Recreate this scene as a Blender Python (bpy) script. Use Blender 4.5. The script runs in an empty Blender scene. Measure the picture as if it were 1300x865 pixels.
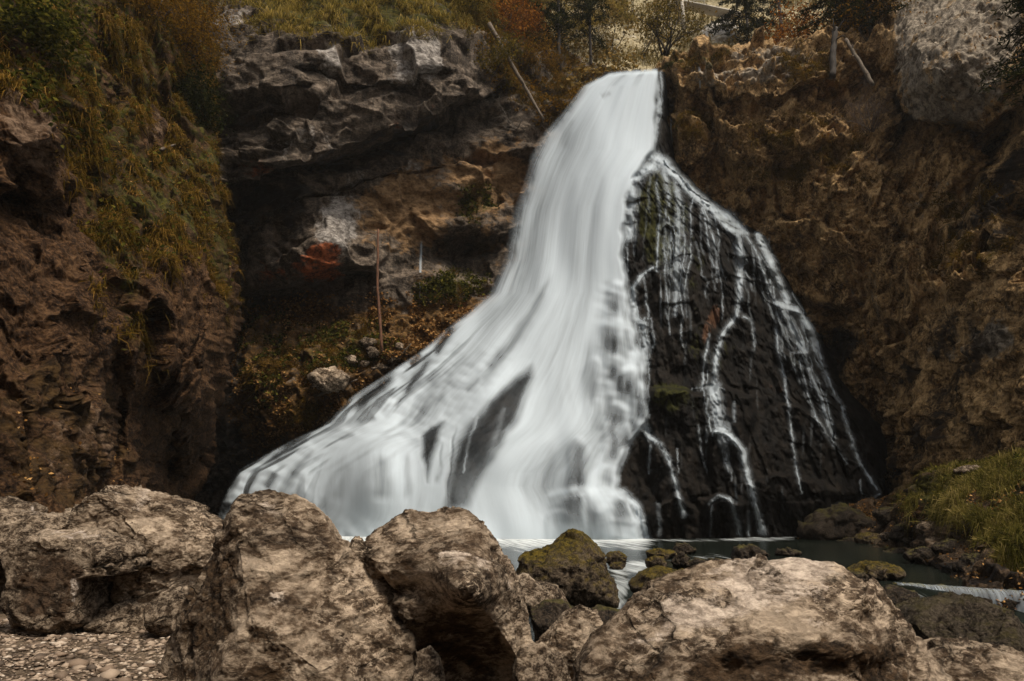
import bpy, math, numpy as np
from mathutils import Vector

# ------------------------------------------------------------------ scene, camera, light
SC = bpy.context.scene
COL = SC.collection
PITCH = math.radians(12.96)
CAM_Z = 1.6
FPX = 867.0                                    # focal length in pixels of the 1300 px wide photograph
cam_data = bpy.data.cameras.new('camera')
cam_data.lens = 24.0; cam_data.sensor_width = 36.0
cam_data.clip_start = 0.1; cam_data.clip_end = 2000.0
cam = bpy.data.objects.new('camera', cam_data); COL.objects.link(cam)
cam.location = (0, 0, CAM_Z); cam.rotation_euler = (math.radians(90) + PITCH, 0, 0)
SC.camera = cam

SUN_EL, SUN_AZ = math.radians(60), math.radians(142)   # azimuth measured clockwise from +Y
world = bpy.data.worlds.new('World'); SC.world = world; world.use_nodes = True
wn, wl = world.node_tree.nodes, world.node_tree.links
for n in list(wn): wn.remove(n)
sky = wn.new('ShaderNodeTexSky'); sky.sky_type = 'NISHITA'; sky.sun_disc = False
sky.sun_elevation = SUN_EL; sky.sun_rotation = SUN_AZ
sky.air_density = 1.0; sky.dust_density = 4.0; sky.ozone_density = 1.0
hs = wn.new('ShaderNodeHueSaturation'); hs.inputs['Saturation'].default_value = 0.12   # cloud cover
bgn = wn.new('ShaderNodeBackground'); bgn.inputs['Strength'].default_value = 0.05
wo = wn.new('ShaderNodeOutputWorld')
wl.new(sky.outputs[0], hs.inputs['Color']); wl.new(hs.outputs[0], bgn.inputs['Color']); wl.new(bgn.outputs[0], wo.inputs['Surface'])
sd = bpy.data.lights.new('sun', 'SUN'); sd.energy = 1.5; sd.angle = math.radians(12); sd.color = (1.0, 0.90, 0.76)
sun = bpy.data.objects.new('sun', sd); COL.objects.link(sun)
sv = Vector((math.sin(SUN_AZ)*math.cos(SUN_EL), math.cos(SUN_AZ)*math.cos(SUN_EL), math.sin(SUN_EL)))
sun.rotation_euler = sv.to_track_quat('Z', 'Y').to_euler()
SC.view_settings.view_transform = 'Standard'; SC.view_settings.look = 'None'
SC.view_settings.exposure = 1.48; SC.view_settings.gamma = 1.0; SC.view_settings.use_curve_mapping = False
SC.render.engine = 'CYCLES'
SC.cycles.max_bounces = 6; SC.cycles.diffuse_bounces = 3; SC.cycles.glossy_bounces = 2
SC.cycles.transparent_max_bounces = 16; SC.cycles.use_denoising = True

# ------------------------------------------------------------------ maths helpers
F = np.float32
rng = np.random.default_rng(7)
SP, CP = math.sin(PITCH), math.cos(PITCH)

def place(px, py, Y):
    """the point at depth Y seen at a place of the photograph -> x, y, z"""
    px, py, Y = np.asarray(px, float), np.asarray(py, float), np.asarray(Y, float)
    cx = (px - 650) / FPX; cy = (432.5 - py) / FPX
    k = Y / (CP - cy*SP)
    return np.stack(np.broadcast_arrays(cx*k, Y, CAM_Z + k*(SP + cy*CP)), -1)

def seen(P):
    """world -> place in the photograph"""
    P = np.asarray(P, float)
    x, y, z = P[..., 0], P[..., 1], P[..., 2] - CAM_Z
    f = y*CP + z*SP; u = -y*SP + z*CP
    return 650 + FPX*x/f, 432.5 - FPX*u/f

_perm = np.random.default_rng(3).permutation(256).astype(np.int32)
PERM = np.concatenate([_perm, _perm, _perm])
_g = np.random.default_rng(5).normal(size=(256, 3)); _g /= np.linalg.norm(_g, axis=1)[:, None]
GX, GY, GZ = [np.ascontiguousarray(_g[:, i]).astype(F) for i in range(3)]

def pnoise(p):
    """gradient noise about -1..1 on an (..., 3) array"""
    sh = p.shape[:-1]
    p = p.reshape(-1, 3).astype(F)
    i = np.floor(p); f = p - i; i = i.astype(np.int32)
    w = f*f*f*(f*(f*6 - 15) + 10)
    x0 = i[:, 0] & 255; y0 = i[:, 1] & 255; z0 = i[:, 2] & 255
    a = PERM[x0]; b = PERM[x0 + 1]
    h = {}
    for dx, q in ((0, a), (1, b)):
        for dy in (0, 1):
            r = PERM[q + y0 + dy]
            for dz in (0, 1):
                h[dx, dy, dz] = PERM[r + z0 + dz]
    def g(dx, dy, dz):
        k = h[dx, dy, dz]
        return GX[k]*(f[:, 0]-dx) + GY[k]*(f[:, 1]-dy) + GZ[k]*(f[:, 2]-dz)
    def lp(t, u, v): return u + t*(v - u)
    r = lp(w[:, 2],
           lp(w[:, 1], lp(w[:, 0], g(0,0,0), g(1,0,0)), lp(w[:, 0], g(0,1,0), g(1,1,0))),
           lp(w[:, 1], lp(w[:, 0], g(0,0,1), g(1,0,1)), lp(w[:, 0], g(0,1,1), g(1,1,1))))
    return (r*1.5).reshape(sh)

def fbm(p, scale, octv=4, gain=.5, mode='f', off=0.0):
    p = p*scale + off
    s = 0; a = 1.0; t = 0
    for o in range(octv):
        n = pnoise(p + 17.3*o)
        if mode == 'r': n = 1 - 2*np.abs(n)          # ridges
        elif mode == 'b': n = 2*np.abs(n) - 1 + .35   # billows
        s = s + a*n; t += a; a *= gain; p = p*2.03
    return s/t

def worley(p, scale, off=0.0):
    """distance to nearest and second nearest cell point, and a per-cell random number"""
    sh = p.shape[:-1]
    q = (p.reshape(-1, 3)*scale + off).astype(F)
    i = np.floor(q).astype(np.int32); f = q - i
    f1 = np.full(len(q), 9, F); f2 = f1.copy(); idn = np.zeros(len(q), np.int32)
    for dx in (-1, 0, 1):
        for dy in (-1, 0, 1):
            for dz in (-1, 0, 1):
                h = PERM[PERM[PERM[(i[:, 0]+dx) & 255] + ((i[:, 1]+dy) & 255)] + ((i[:, 2]+dz) & 255)]
                d = (dx + .5 + .45*GX[h] - f[:, 0])**2 + (dy + .5 + .45*GY[h] - f[:, 1])**2 + (dz + .5 + .45*GZ[h] - f[:, 2])**2
                m = d < f1
                f2 = np.where(m, f1, np.minimum(f2, d)); idn = np.where(m, h, idn); f1 = np.where(m, d, f1)
    return np.sqrt(f1).reshape(sh), np.sqrt(f2).reshape(sh), (idn/255.0).reshape(sh)

def facets(p, scale, off=0.0, tilt=1.0):
    """angular blocks: every cell is a tilted plane at its own height, about -1..1"""
    sh = p.shape[:-1]
    q = (p.reshape(-1, 3)*scale + off).astype(F)
    q = q + .22*np.stack([pnoise(q*1.7 + 5), pnoise(q*1.7 + 11), pnoise(q*1.7 + 23)], -1)
    i = np.floor(q).astype(np.int32); f = q - i
    best = np.full(len(q), 9, F); val = np.zeros(len(q), F)
    for dx in (-1, 0, 1):
        for dy in (-1, 0, 1):
            for dz in (-1, 0, 1):
                h = PERM[PERM[PERM[(i[:, 0]+dx) & 255] + ((i[:, 1]+dy) & 255)] + ((i[:, 2]+dz) & 255)]
                a = f[:, 0] - (dx + .5 + .45*GX[h]); b = f[:, 1] - (dy + .5 + .45*GY[h]); c = f[:, 2] - (dz + .5 + .45*GZ[h])
                d = a*a + b*b + c*c
                k = PERM[h + 91]
                m = d < best
                best = np.where(m, d, best)
                val = np.where(m, (PERM[h + 33]/127.5 - 1)*.6 + tilt*(a*GX[k] + b*GY[k] + c*GZ[k]), val)
    return val.reshape(sh)

def sstep(a, b, x):
    t = np.clip((x - a)/(b - a), 0, 1); return t*t*(3 - 2*t)

class TPS:
    """smooth surface through scattered (px, py, value) points"""
    def __init__(s, pts, lam=0.0):
        a = np.array(pts, float); s.c = a[:, :2]/100.0; n = len(a)
        d = np.linalg.norm(s.c[:, None]-s.c[None], axis=2)
        K = np.where(d > 0, d*d*np.log(d + 1e-9), 0) + lam*np.eye(n)
        Pm = np.c_[np.ones(n), s.c]
        A = np.block([[K, Pm], [Pm.T, np.zeros((3, 3))]])
        s.w = np.linalg.solve(A, np.r_[a[:, 2], 0, 0, 0])
    def __call__(s, px, py):
        x = np.asarray(px, float)/100; y = np.asarray(py, float)/100
        r = s.w[-3] + s.w[-2]*x + s.w[-1]*y
        for (cx, cy), w in zip(s.c, s.w):
            d2 = (x-cx)**2 + (y-cy)**2
            r = r + w*.5*d2*np.log(d2 + 1e-12)
        return r

def line_x(poly, py):
    a = np.array(poly, float); return np.interp(py, a[:, 1], a[:, 0])

def seg_dist(px, py, poly):
    """distance to a polyline and the fraction along it"""
    best = np.full(np.shape(px), 1e9); tt = np.zeros(np.shape(px))
    a = np.array(poly, float)[:, :2]
    L = np.r_[0, np.cumsum(np.linalg.norm(np.diff(a, axis=0), axis=1))]
    for k in range(len(a)-1):
        d = a[k+1]-a[k]; n2 = d@d
        t = np.clip(((px-a[k, 0])*d[0] + (py-a[k, 1])*d[1])/n2, 0, 1)
        dist = np.hypot(px-a[k, 0]-t*d[0], py-a[k, 1]-t*d[1])
        m = dist < best
        best = np.where(m, dist, best); tt = np.where(m, (L[k] + t*(L[k+1]-L[k]))/L[-1], tt)
    return best, tt

def poly_sdf(px, py, poly):
    """signed distance to a closed outline, negative inside"""
    a = np.array(poly, float)
    d, _ = seg_dist(px, py, list(a) + [a[0]])
    ins = np.zeros(np.shape(px), bool)
    for k in range(len(a)):
        x1, y1 = a[k]; x2, y2 = a[(k+1) % len(a)]
        c = ((y1 > py) != (y2 > py)) & (px < (x2-x1)*(py-y1)/((y2-y1) or 1e-9) + x1)
        ins ^= c
    return np.where(ins, -d, d)

def ledge(px, py, poly, A, edge, decay, taper=30):
    """an overhang: below the line the wall steps back by A and comes forward again"""
    a = np.array(poly, float)
    d = py - np.interp(px, a[:, 0], a[:, 1])
    m = sstep(a[0, 0]-taper, a[0, 0]+taper, px)*(1-sstep(a[-1, 0]-taper, a[-1, 0]+taper, px))
    return A*m*sstep(-edge, edge, d)*np.exp(-np.maximum(d, 0)/decay)

def blob(px, py, cx, cy, rx, ry, ang=0, soft=.5):
    c, s = math.cos(math.radians(ang)), math.sin(math.radians(ang))
    u = ((px-cx)*c + (py-cy)*s)/rx; v = (-(px-cx)*s + (py-cy)*c)/ry
    return 1 - sstep(1-soft, 1+soft, np.hypot(u, v))

def bump2(px, py, cx, cy, rx, ry, ang=0):
    c, s = math.cos(math.radians(ang)), math.sin(math.radians(ang))
    u = ((px-cx)*c + (py-cy)*s)/rx; v = (-(px-cx)*s + (py-cy)*c)/ry
    return np.exp(-(u*u + v*v))

# ------------------------------------------------------------------ objects
def tag(o, label=None, cat=None, group=None, kind=None):
    if label: o['label'] = label
    if cat: o['category'] = cat
    if group: o['group'] = group
    if kind: o['kind'] = kind
    return o

def mesh_obj(name, V, faces, mat, parent=None, attrs=None, smooth=True, loc=None):
    """faces: list of (n,3) / (n,4) index arrays; ONE mesh object"""
    V = np.asarray(V, F).reshape(-1, 3)
    if loc is not None: V = V - np.asarray(loc, F)
    fs = [np.asarray(f, np.int32) for f in (faces if isinstance(faces, list) else [faces]) if len(f)]
    me = bpy.data.meshes.new(name)
    me.vertices.add(len(V)); me.vertices.foreach_set('co', V.ravel())
    nl = sum(f.size for f in fs); nf = sum(len(f) for f in fs)
    me.loops.add(nl); me.loops.foreach_set('vertex_index', np.concatenate([f.ravel() for f in fs]))
    me.polygons.add(nf)
    tot = np.concatenate([np.full(len(f), f.shape[1], np.int32) for f in fs])
    st = np.r_[0, np.cumsum(tot)[:-1]].astype(np.int32)
    me.polygons.foreach_set('loop_start', st)
    try: me.polygons.foreach_set('loop_total', tot)
    except Exception: pass
    me.polygons.foreach_set('use_smooth', np.full(nf, bool(smooth)))
    for k, v in (attrs or {}).items():
        v = np.asarray(v, F)
        if v.ndim > 1 and v.shape[-1] == 3:
            at = me.attributes.new(k, 'FLOAT_VECTOR', 'POINT'); at.data.foreach_set('vector', v.reshape(-1, 3).ravel())
        else:
            at = me.attributes.new(k, 'FLOAT', 'POINT'); at.data.foreach_set('value', v.ravel())
    me.update(calc_edges=True); me.validate()
    for m in (mat if isinstance(mat, (list, tuple)) else [mat]): me.materials.append(m)
    o = bpy.data.objects.new(name, me); COL.objects.link(o)
    if loc is not None and parent is None: o.location = [float(c) for c in loc]
    if parent is not None: o.parent = parent
    return o

def empty(name, loc):
    o = bpy.data.objects.new(name, None); COL.objects.link(o); o.location = [float(c) for c in loc]; return o

def grid_faces(nr, nc, keep=None):
    i = np.arange(nr*nc, dtype=np.int32).reshape(nr, nc)
    f = np.stack([i[:-1, :-1], i[1:, :-1], i[1:, 1:], i[:-1, 1:]], -1).reshape(-1, 4)
    if keep is not None:
        f = f[keep.ravel()[f].any(axis=1)]
    return f

def compact(V, f, attrs):
    u, inv = np.unique(f, return_inverse=True)
    return V.reshape(-1, 3)[u], inv.reshape(f.shape).astype(np.int32), {k: (v.reshape(-1, 3)[u] if v.ndim > 2 or (v.ndim == 2 and v.shape[-1] == 3) else v.ravel()[u]) for k, v in attrs.items()}

def normals_of(P):
    du = np.gradient(P, axis=1); dv = np.gradient(P, axis=0)
    n = np.cross(dv, du); n /= np.linalg.norm(n, axis=-1, keepdims=True) + 1e-9
    flip = (n[..., 1] > 0) & True
    n[flip] *= -1
    return n

class MB:
    """collects tubes, boxes and cards for ONE mesh"""
    def __init__(s): s.V = []; s.q = []; s.t = []; s.r = []; s.n = 0
    def add(s, V, q=None, t=None, rnd=0.0):
        V = np.asarray(V, F).reshape(-1, 3)
        if q is not None and len(q): s.q.append(np.asarray(q, np.int32) + s.n)
        if t is not None and len(t): s.t.append(np.asarray(t, np.int32) + s.n)
        s.V.append(V); s.r.append(np.broadcast_to(np.asarray(rnd, F), (len(V),))); s.n += len(V)
    def tube(s, pts, rad, seg=8, rough=0.0, rnd=0.0):
        pts = np.asarray(pts, float); rad = np.broadcast_to(np.asarray(rad, float), (len(pts),))
        tang = np.gradient(pts, axis=0); tang /= np.linalg.norm(tang, axis=1)[:, None] + 1e-9
        ref = np.array([0., 1, 0]) if abs(tang[0] @ [0, 1, 0]) < .8 else np.array([1., 0, 0])
        a = np.cross(tang, ref); a /= np.linalg.norm(a, axis=1)[:, None]; b = np.cross(tang, a)
        th = np.linspace(0, 2*np.pi, seg, endpoint=False)
        R = rad[:, None]*(1 + rough*pnoise(np.stack(np.broadcast_arrays(np.cos(th)[None]*1.5, np.sin(th)[None]*1.5, np.arange(len(pts))[:, None]*.6 + pts[0, 0]), -1)))
        V = pts[:, None] + R[..., None]*(np.cos(th)[None, :, None]*a[:, None] + np.sin(th)[None, :, None]*b[:, None])
        n = len(pts); i = np.arange(n*seg).reshape(n, seg); j = np.roll(i, -1, axis=1)
        q = np.stack([i[:-1], j[:-1], j[1:], i[1:]], -1).reshape(-1, 4)
        V = np.concatenate([V.reshape(-1, 3), pts[:1], pts[-1:]])
        c0, c1 = n*seg, n*seg+1
        t = np.concatenate([np.stack([np.full(seg, c0), j[0], i[0]], -1), np.stack([np.full(seg, c1), i[-1], j[-1]], -1)])
        s.add(V, q, t, rnd)
    def box(s, c, size, rz=0.0):
        x, y, z = np.array(size)/2
        V = np.array([[-x,-y,-z],[x,-y,-z],[x,y,-z],[-x,y,-z],[-x,-y,z],[x,-y,z],[x,y,z],[-x,y,z]])
        cr, sr = math.cos(rz), math.sin(rz)
        V = V @ np.array([[cr, sr, 0], [-sr, cr, 0], [0, 0, 1]]) + np.asarray(c)
        s.add(V, [[0,3,2,1],[4,5,6,7],[0,1,5,4],[1,2,6,5],[2,3,7,6],[3,0,4,7]])
    def leaves(s, C, size, aspect=.6, up=None, rnd=None):
        """one small folded leaf card (two triangles, bent) per centre"""
        C = np.asarray(C, float); n = len(C)
        if n == 0: return
        d = rng.normal(size=(n, 3)); d[:, 2] *= .6
        if up is not None: d = d + up
        d /= np.linalg.norm(d, axis=1)[:, None]
        w = np.cross(d, rng.normal(size=(n, 3))); w /= np.linalg.norm(w, axis=1)[:, None]
        L = (np.asarray(size)*(0.6 + .8*rng.random(n)))[:, None]
        nn = np.cross(d, w)
        V = np.stack([C - d*L*.5, C + w*L*aspect*.5 + nn*L*.1, C + d*L*.5, C - w*L*aspect*.5 + nn*L*.1], 1).reshape(-1, 3)
        q = np.arange(4*n).reshape(n, 4)
        r = np.repeat(rng.random(n) if rnd is None else rnd, 4)
        s.add(V, t=np.concatenate([q[:, [0, 1, 2]], q[:, [0, 2, 3]]]), rnd=r)
    def blades(s, B, D, L, W, droop=.4, rnd=None):
        """grass blades from B along D, bent down by droop"""
        n = len(B)
        if n == 0: return
        side = np.cross(D, rng.normal(size=(n, 3))); side /= np.linalg.norm(side, axis=1)[:, None] + 1e-9
        L = np.asarray(L)[:, None]; W = np.asarray(W)[:, None]
        g = np.array([0, 0, -1.0])
        p1 = B + D*L*.55 + g*L*droop*.18; p2 = B + D*L*.85 + g*L*droop*.75
        V = np.stack([B - side*W*.5, B + side*W*.5, p1 - side*W*.4, p1 + side*W*.4, p2], 1).reshape(-1, 3)
        k = np.arange(n)[:, None]*5
        r = np.repeat(rng.random(n) if rnd is None else rnd, 5)
        s.add(V, q=k + np.array([[0, 1, 3, 2]]), t=k + np.array([[2, 3, 4]]), rnd=r)
    def build(s, name, mat, parent=None, loc=None, smooth=True):
        V = np.concatenate(s.V)
        if parent is not None and loc is None: loc = np.array(parent.location)
        o = mesh_obj(name, V, s.q + s.t, mat, parent, {'rnd': np.concatenate(s.r)}, smooth, loc)
        return o

# ------------------------------------------------------------------ materials
def new_mat(name):
    m = bpy.data.materials.new(name); m.use_nodes = True
    nt = m.node_tree
    for n in list(nt.nodes): nt.nodes.remove(n)
    out = nt.nodes.new('ShaderNodeOutputMaterial')
    return m, nt, out

class NT:
    def __init__(s, nt): s.nt = nt
    def n(s, t, **kw):
        x = s.nt.nodes.new(t)
        for k, v in kw.items(): setattr(x, k, v)
        return x
    def l(s, a, b): s.nt.links.new(a, b)
    def val(s, sock, v):
        if hasattr(v, 'is_linked') or hasattr(v, 'links'): s.l(v, sock)
        else: sock.default_value = v
    def math(s, op, a, b=None, clamp=False):
        x = s.n('ShaderNodeMath', operation=op); x.use_clamp = clamp
        s.val(x.inputs[0], a)
        if b is not None: s.val(x.inputs[1], b)
        return x.outputs[0]
    def noise(s, vec, scale, detail=6, rough=.6, dist=0.0):
        x = s.n('ShaderNodeTexNoise'); x.inputs['Scale'].default_value = scale
        x.inputs['Detail'].default_value = detail; x.inputs['Roughness'].default_value = rough; x.inputs['Distortion'].default_value = dist
        s.l(vec, x.inputs['Vector']); return x.outputs['Fac']
    def voro(s, vec, scale, feature='F1', out='Distance'):
        x = s.n('ShaderNodeTexVoronoi', feature=feature); x.inputs['Scale'].default_value = scale
        s.l(vec, x.inputs['Vector']); return x.outputs[out]
    def mapping(s, vec, scale=(1, 1, 1), rot=(0, 0, 0)):
        x = s.n('ShaderNodeMapping'); x.inputs['Scale'].default_value = scale; x.inputs['Rotation'].default_value = rot
        s.l(vec, x.inputs['Vector']); return x.outputs[0]
    def ramp(s, fac, stops):
        x = s.n('ShaderNodeValToRGB'); e = x.color_ramp.elements
        while len(e) > len(stops): e.remove(e[-1])
        while len(e) < len(stops): e.new(1)
        for el, (p, c) in zip(e, stops):
            el.position = p; el.color = (c, c, c, 1) if isinstance(c, (int, float)) else (*c, 1)
        s.l(fac, x.inputs[0]); return x.outputs[0]
    def mix(s, fac, a, b, mode='MIX'):
        x = s.n('ShaderNodeMix', data_type='RGBA', blend_type=mode)
        s.val(x.inputs[0], fac)
        for sock, v in ((x.inputs[6], a), (x.inputs[7], b)):
            if isinstance(v, tuple): sock.default_value = (*v, 1)
            else: s.l(v, sock)
        return x.outputs[2]
    def attr(s, name):
        return s.n('ShaderNodeAttribute', attribute_name=name).outputs['Fac']

RK = 1.12                                       # all stone a little lighter
def rock_mat(name, dark, mid, light, scale=.6, stretch=(1, 1, 1), rot=(0, 0, 0), fine=6.0, rough=.85, masks=(), bump=.5, bdist=.08,
             moss_up=None, contrast=(.41, .5, .59), dapple=.5, finebump=1.0, spec=.12, speck=.4, seep=0.0, fleck=0.0, crack=0.0):
    """masks: (attribute, colour a, colour b, break-up noise scale, roughness or None)"""
    up = lambda c: tuple(min(1, x*RK) for x in c)
    dark, mid, light = up(dark), up(mid), up(light)
    m, nt, out = new_mat(name); g = NT(nt)
    co = g.n('ShaderNodeTexCoord').outputs['Object']
    cs = g.mapping(co, stretch, rot)
    n1 = g.noise(cs, scale, 10, .68, .35)
    c = g.ramp(n1, [(contrast[0], dark), (contrast[1], mid), (contrast[2], light)])
    n2 = g.noise(cs, fine, 9, .74, .2)
    c = g.mix(dapple, c, g.ramp(n2, [(.40, tuple(x*.35 for x in dark)), (.5, mid), (.58, tuple(min(1, x*1.15) for x in light))]))
    if crack:                                    # fissures
        wv = g.n('ShaderNodeVectorMath', operation='ADD'); nv = g.n('ShaderNodeTexNoise'); nv.inputs['Scale'].default_value = 2.2; nv.inputs['Detail'].default_value = 5; g.l(co, nv.inputs['Vector'])
        sv_ = g.n('ShaderNodeVectorMath', operation='SCALE'); sv_.inputs['Scale'].default_value = .55; g.l(nv.outputs['Color'], sv_.inputs[0]); g.l(cs, wv.inputs[0]); g.l(sv_.outputs[0], wv.inputs[1])
        cr_ = g.voro(wv.outputs[0], crack, 'DISTANCE_TO_EDGE')
        cl = g.math('MULTIPLY', g.math('SUBTRACT', .035, cr_), 40, True)
        cl = g.math('MULTIPLY', cl, g.math('MULTIPLY', g.math('SUBTRACT', g.noise(co, 1.1, 3), .47), 9, True))
        fleck_mod = g.math('MULTIPLY', g.math('SUBTRACT', g.noise(co, .8, 5, .6), .38), 5, True)
        c = g.mix(g.math('MULTIPLY', cl, .75), c, dark)
    if fleck:                                    # lichen and scuffed grains with crisp outlines
        k = g.noise(cs, fine*1.4, 10, .78, .6)
        fk = g.math('MULTIPLY', fleck_mod, fleck) if crack else fleck
        c = g.mix(g.math('MULTIPLY', g.math('MULTIPLY', g.math('SUBTRACT', k, .525), 22, True), fk), c, tuple(min(1, x*1.35) for x in light))
        c = g.mix(g.math('MULTIPLY', g.math('MULTIPLY', g.math('SUBTRACT', .455, k), 22, True), fk), c, tuple(x*.6 for x in dark))
    if seep:                                     # seepage running down the face
        w = g.noise(g.mapping(co, (1.7, 1.7, .13)), .9, 7, .7)
        c = g.mix(g.math('MULTIPLY', g.math('MULTIPLY', g.math('SUBTRACT', .47, w), 16, True), seep), c, tuple(x*.5 for x in dark))
        c = g.mix(g.math('MULTIPLY', g.math('MULTIPLY', g.math('SUBTRACT', w, .575), 16, True), seep*.8), c, light)
    v = g.voro(cs, fine*.55, 'DISTANCE_TO_EDGE')
    n3 = g.noise(cs, fine*4, 6, .7)
    if speck: c = g.mix(speck, c, g.ramp(n3, [(.42, tuple(x*.3 for x in dark)), (.5, mid), (.57, light)]))
    rg = g.math('ADD', rough - .12, g.math('MULTIPLY', n2, .24))
    for a, ca, cb, sc, rr in masks:
        ca, cb = up(ca), up(cb)
        at = g.attr(a)
        k = g.noise(g.mapping(co, (1, 1, .6)) if (seep and a == 'pale') else cs, sc, 9, .74, .3)
        f = g.math('MULTIPLY', g.math('SUBTRACT', g.math('ADD', at, g.math('MULTIPLY', g.math('SUBTRACT', k, .5), 2.3 if seep else 1.7)), .46), 4.5 if seep else 7.0, True)
        k2 = g.noise(cs, sc*3.3, 9, .76, .3)
        c = g.mix(f, c, g.ramp(k2, [(.41, ca), (.59, cb)]))
        if rr is not None:
            mx = g.n('ShaderNodeMix', data_type='FLOAT'); g.l(f, mx.inputs[0]); g.l(rg, mx.inputs[2]); mx.inputs[3].default_value = rr; rg = mx.outputs[0]
    if moss_up:
        lo, hi, ca, cb = moss_up
        geo = g.n('ShaderNodeNewGeometry'); sx = g.n('ShaderNodeSeparateXYZ'); g.l(geo.outputs['Normal'], sx.inputs[0])
        k = g.noise(co, 1.6, 8, .75)
        f = g.math('ADD', sx.outputs['Z'], g.math('MULTIPLY', g.math('SUBTRACT', k, .5), 2.6))
        mr = g.n('ShaderNodeMapRange'); g.l(f, mr.inputs[0]); mr.inputs[1].default_value = lo; mr.inputs[2].default_value = hi
        c = g.mix(mr.outputs[0], c, g.ramp(g.noise(co, 11, 7, .75), [(.41, up(ca)), (.59, up(cb))]))
    h = g.math('ADD', g.math('MULTIPLY', n2, .9), g.math('MULTIPLY', n3, .35*finebump))
    h = g.math('ADD', h, g.math('MULTIPLY', g.math('MINIMUM', v, .12), 1.2))
    if crack: h = g.math('SUBTRACT', h, g.math('MULTIPLY', cl, .6))
    b = g.n('ShaderNodeBump'); b.inputs['Strength'].default_value = bump; b.inputs['Distance'].default_value = bdist
    g.l(h, b.inputs['Height'])
    p = g.n('ShaderNodeBsdfPrincipled'); g.l(c, p.inputs['Base Color']); g.l(rg, p.inputs['Roughness']); g.l(b.outputs[0], p.inputs['Normal'])
    p.inputs['Specular IOR Level'].default_value = spec
    g.l(p.outputs[0], out.inputs['Surface'])
    return m

def leaf_mat(name, stops, transl=.35):
    m, nt, out = new_mat(name); g = NT(nt)
    c = g.ramp(g.attr('rnd'), stops)
    d = g.n('ShaderNodeBsdfDiffuse'); t = g.n('ShaderNodeBsdfTranslucent'); g.l(c, d.inputs[0]); g.l(c, t.inputs[0])
    mx = g.n('ShaderNodeMixShader'); mx.inputs[0].default_value = transl; g.l(d.outputs[0], mx.inputs[1]); g.l(t.outputs[0], mx.inputs[2])
    g.l(mx.outputs[0], out.inputs['Surface']); return m

def bark_mat(name, a, b, sc=6.0):
    m, nt, out = new_mat(name); g = NT(nt)
    co = g.n('ShaderNodeTexCoord').outputs['Object']
    n = g.noise(g.mapping(co, (3, 3, .7)), sc, 8, .7)
    c = g.ramp(n, [(.35, a), (.65, b)])
    bp = g.n('ShaderNodeBump'); bp.inputs['Strength'].default_value = .6; bp.inputs['Distance'].default_value = .03; g.l(n, bp.inputs['Height'])
    p = g.n('ShaderNodeBsdfPrincipled'); g.l(c, p.inputs['Base Color']); p.inputs['Roughness'].default_value = .9; g.l(bp.outputs[0], p.inputs['Normal'])
    g.l(p.outputs[0], out.inputs['Surface']); return m

MOSS = ('moss', (.018, .018, .004), (.075, .065, .012), 1.3, .95)
M_LEFT = rock_mat('left_rock', (.006, .0028, .0011), (.036, .0165, .0062), (.135, .073, .034), .7, (1, 1, 1.3), (0, .5, .3), 3.2,
                  masks=[('soil', (.02, .012, .006), (.075, .042, .015), 1.1, .95), MOSS, ('pale', (.06, .035, .02), (.20, .13, .082), 1.2, None)], bump=1.0, bdist=.16)
M_BACK = rock_mat('overhang_rock', (.012, .0085, .006), (.058, .043, .031), (.18, .14, .105), .5, (1, 1, 1.6), (0, .35, 0), 2.6,
                  masks=[('tan', (.09, .05, .022), (.26, .16, .08), .9, None), ('soil', (.03, .018, .008), (.13, .07, .024), 1.3, .95), MOSS,
                         ('pale', (.08, .068, .058), (.34, .305, .27), 1.0, None), ('rust', (.045, .014, .007), (.34, .095, .034), 1.1, None),
                         ('wet', (.006, .005, .004), (.028, .023, .019), .6, .45)], bump=.8, bdist=.14, seep=.7, speck=.2)
M_RIGHT = rock_mat('tufa_rock', (.022, .0115, .0046), (.175, .098, .036), (.48, .315, .15), .8, (1, 1, .8), (0, -.3, 0), 2.8,
                   masks=[('soil', (.022, .014, .006), (.10, .06, .02), 1.2, .95), MOSS, ('pale', (.06, .046, .033), (.30, .25, .19), 1.1, None),
                          ('wet', (.006, .004, .003), (.04, .025, .014), .5, .7)], bump=1.0, bdist=.14, fleck=.8, seep=.5, speck=.25, contrast=(.43, .5, .57), crack=.55)
M_DOME = rock_mat('wet_rock', (.0012, .001, .0009), (.0035, .0028, .0021), (.012, .009, .0065), .9, (1, 1, .5), (0, 0, 0), 3.5, .75, spec=.10, speck=0,
                  masks=[('moss', (.006, .007, .002), (.034, .033, .007), 1.3, .9), ('rust', (.03, .012, .006), (.10, .05, .026), 1.3, .5)], bump=.7, bdist=.12)
M_BANK = rock_mat('bank_soil', (.008, .005, .003), (.03, .018, .009), (.10, .066, .04), 1.2, fine=5, masks=[('soil', (.016, .009, .004), (.06, .03, .011), 1.6, .95), MOSS, ('pale', (.06, .045, .03), (.22, .17, .125), 2.0, None), ('wet', (.004, .003, .0025), (.02, .014, .01), 1.0, .5)], bump=1.0, bdist=.1)
M_FAR = rock_mat('far_slope', (.09, .07, .035), (.22, .175, .09), (.36, .30, .19), .25, fine=1.2, masks=[('pale', (.2, .18, .15), (.5, .46, .41), .5, None)], bump=.6, bdist=.3)  # colour raised so the ground itself carries the valley mist
BD, BM, BL = (.010, .0056, .0027), (.068, .043, .025), (.38, .295, .212)
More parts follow.
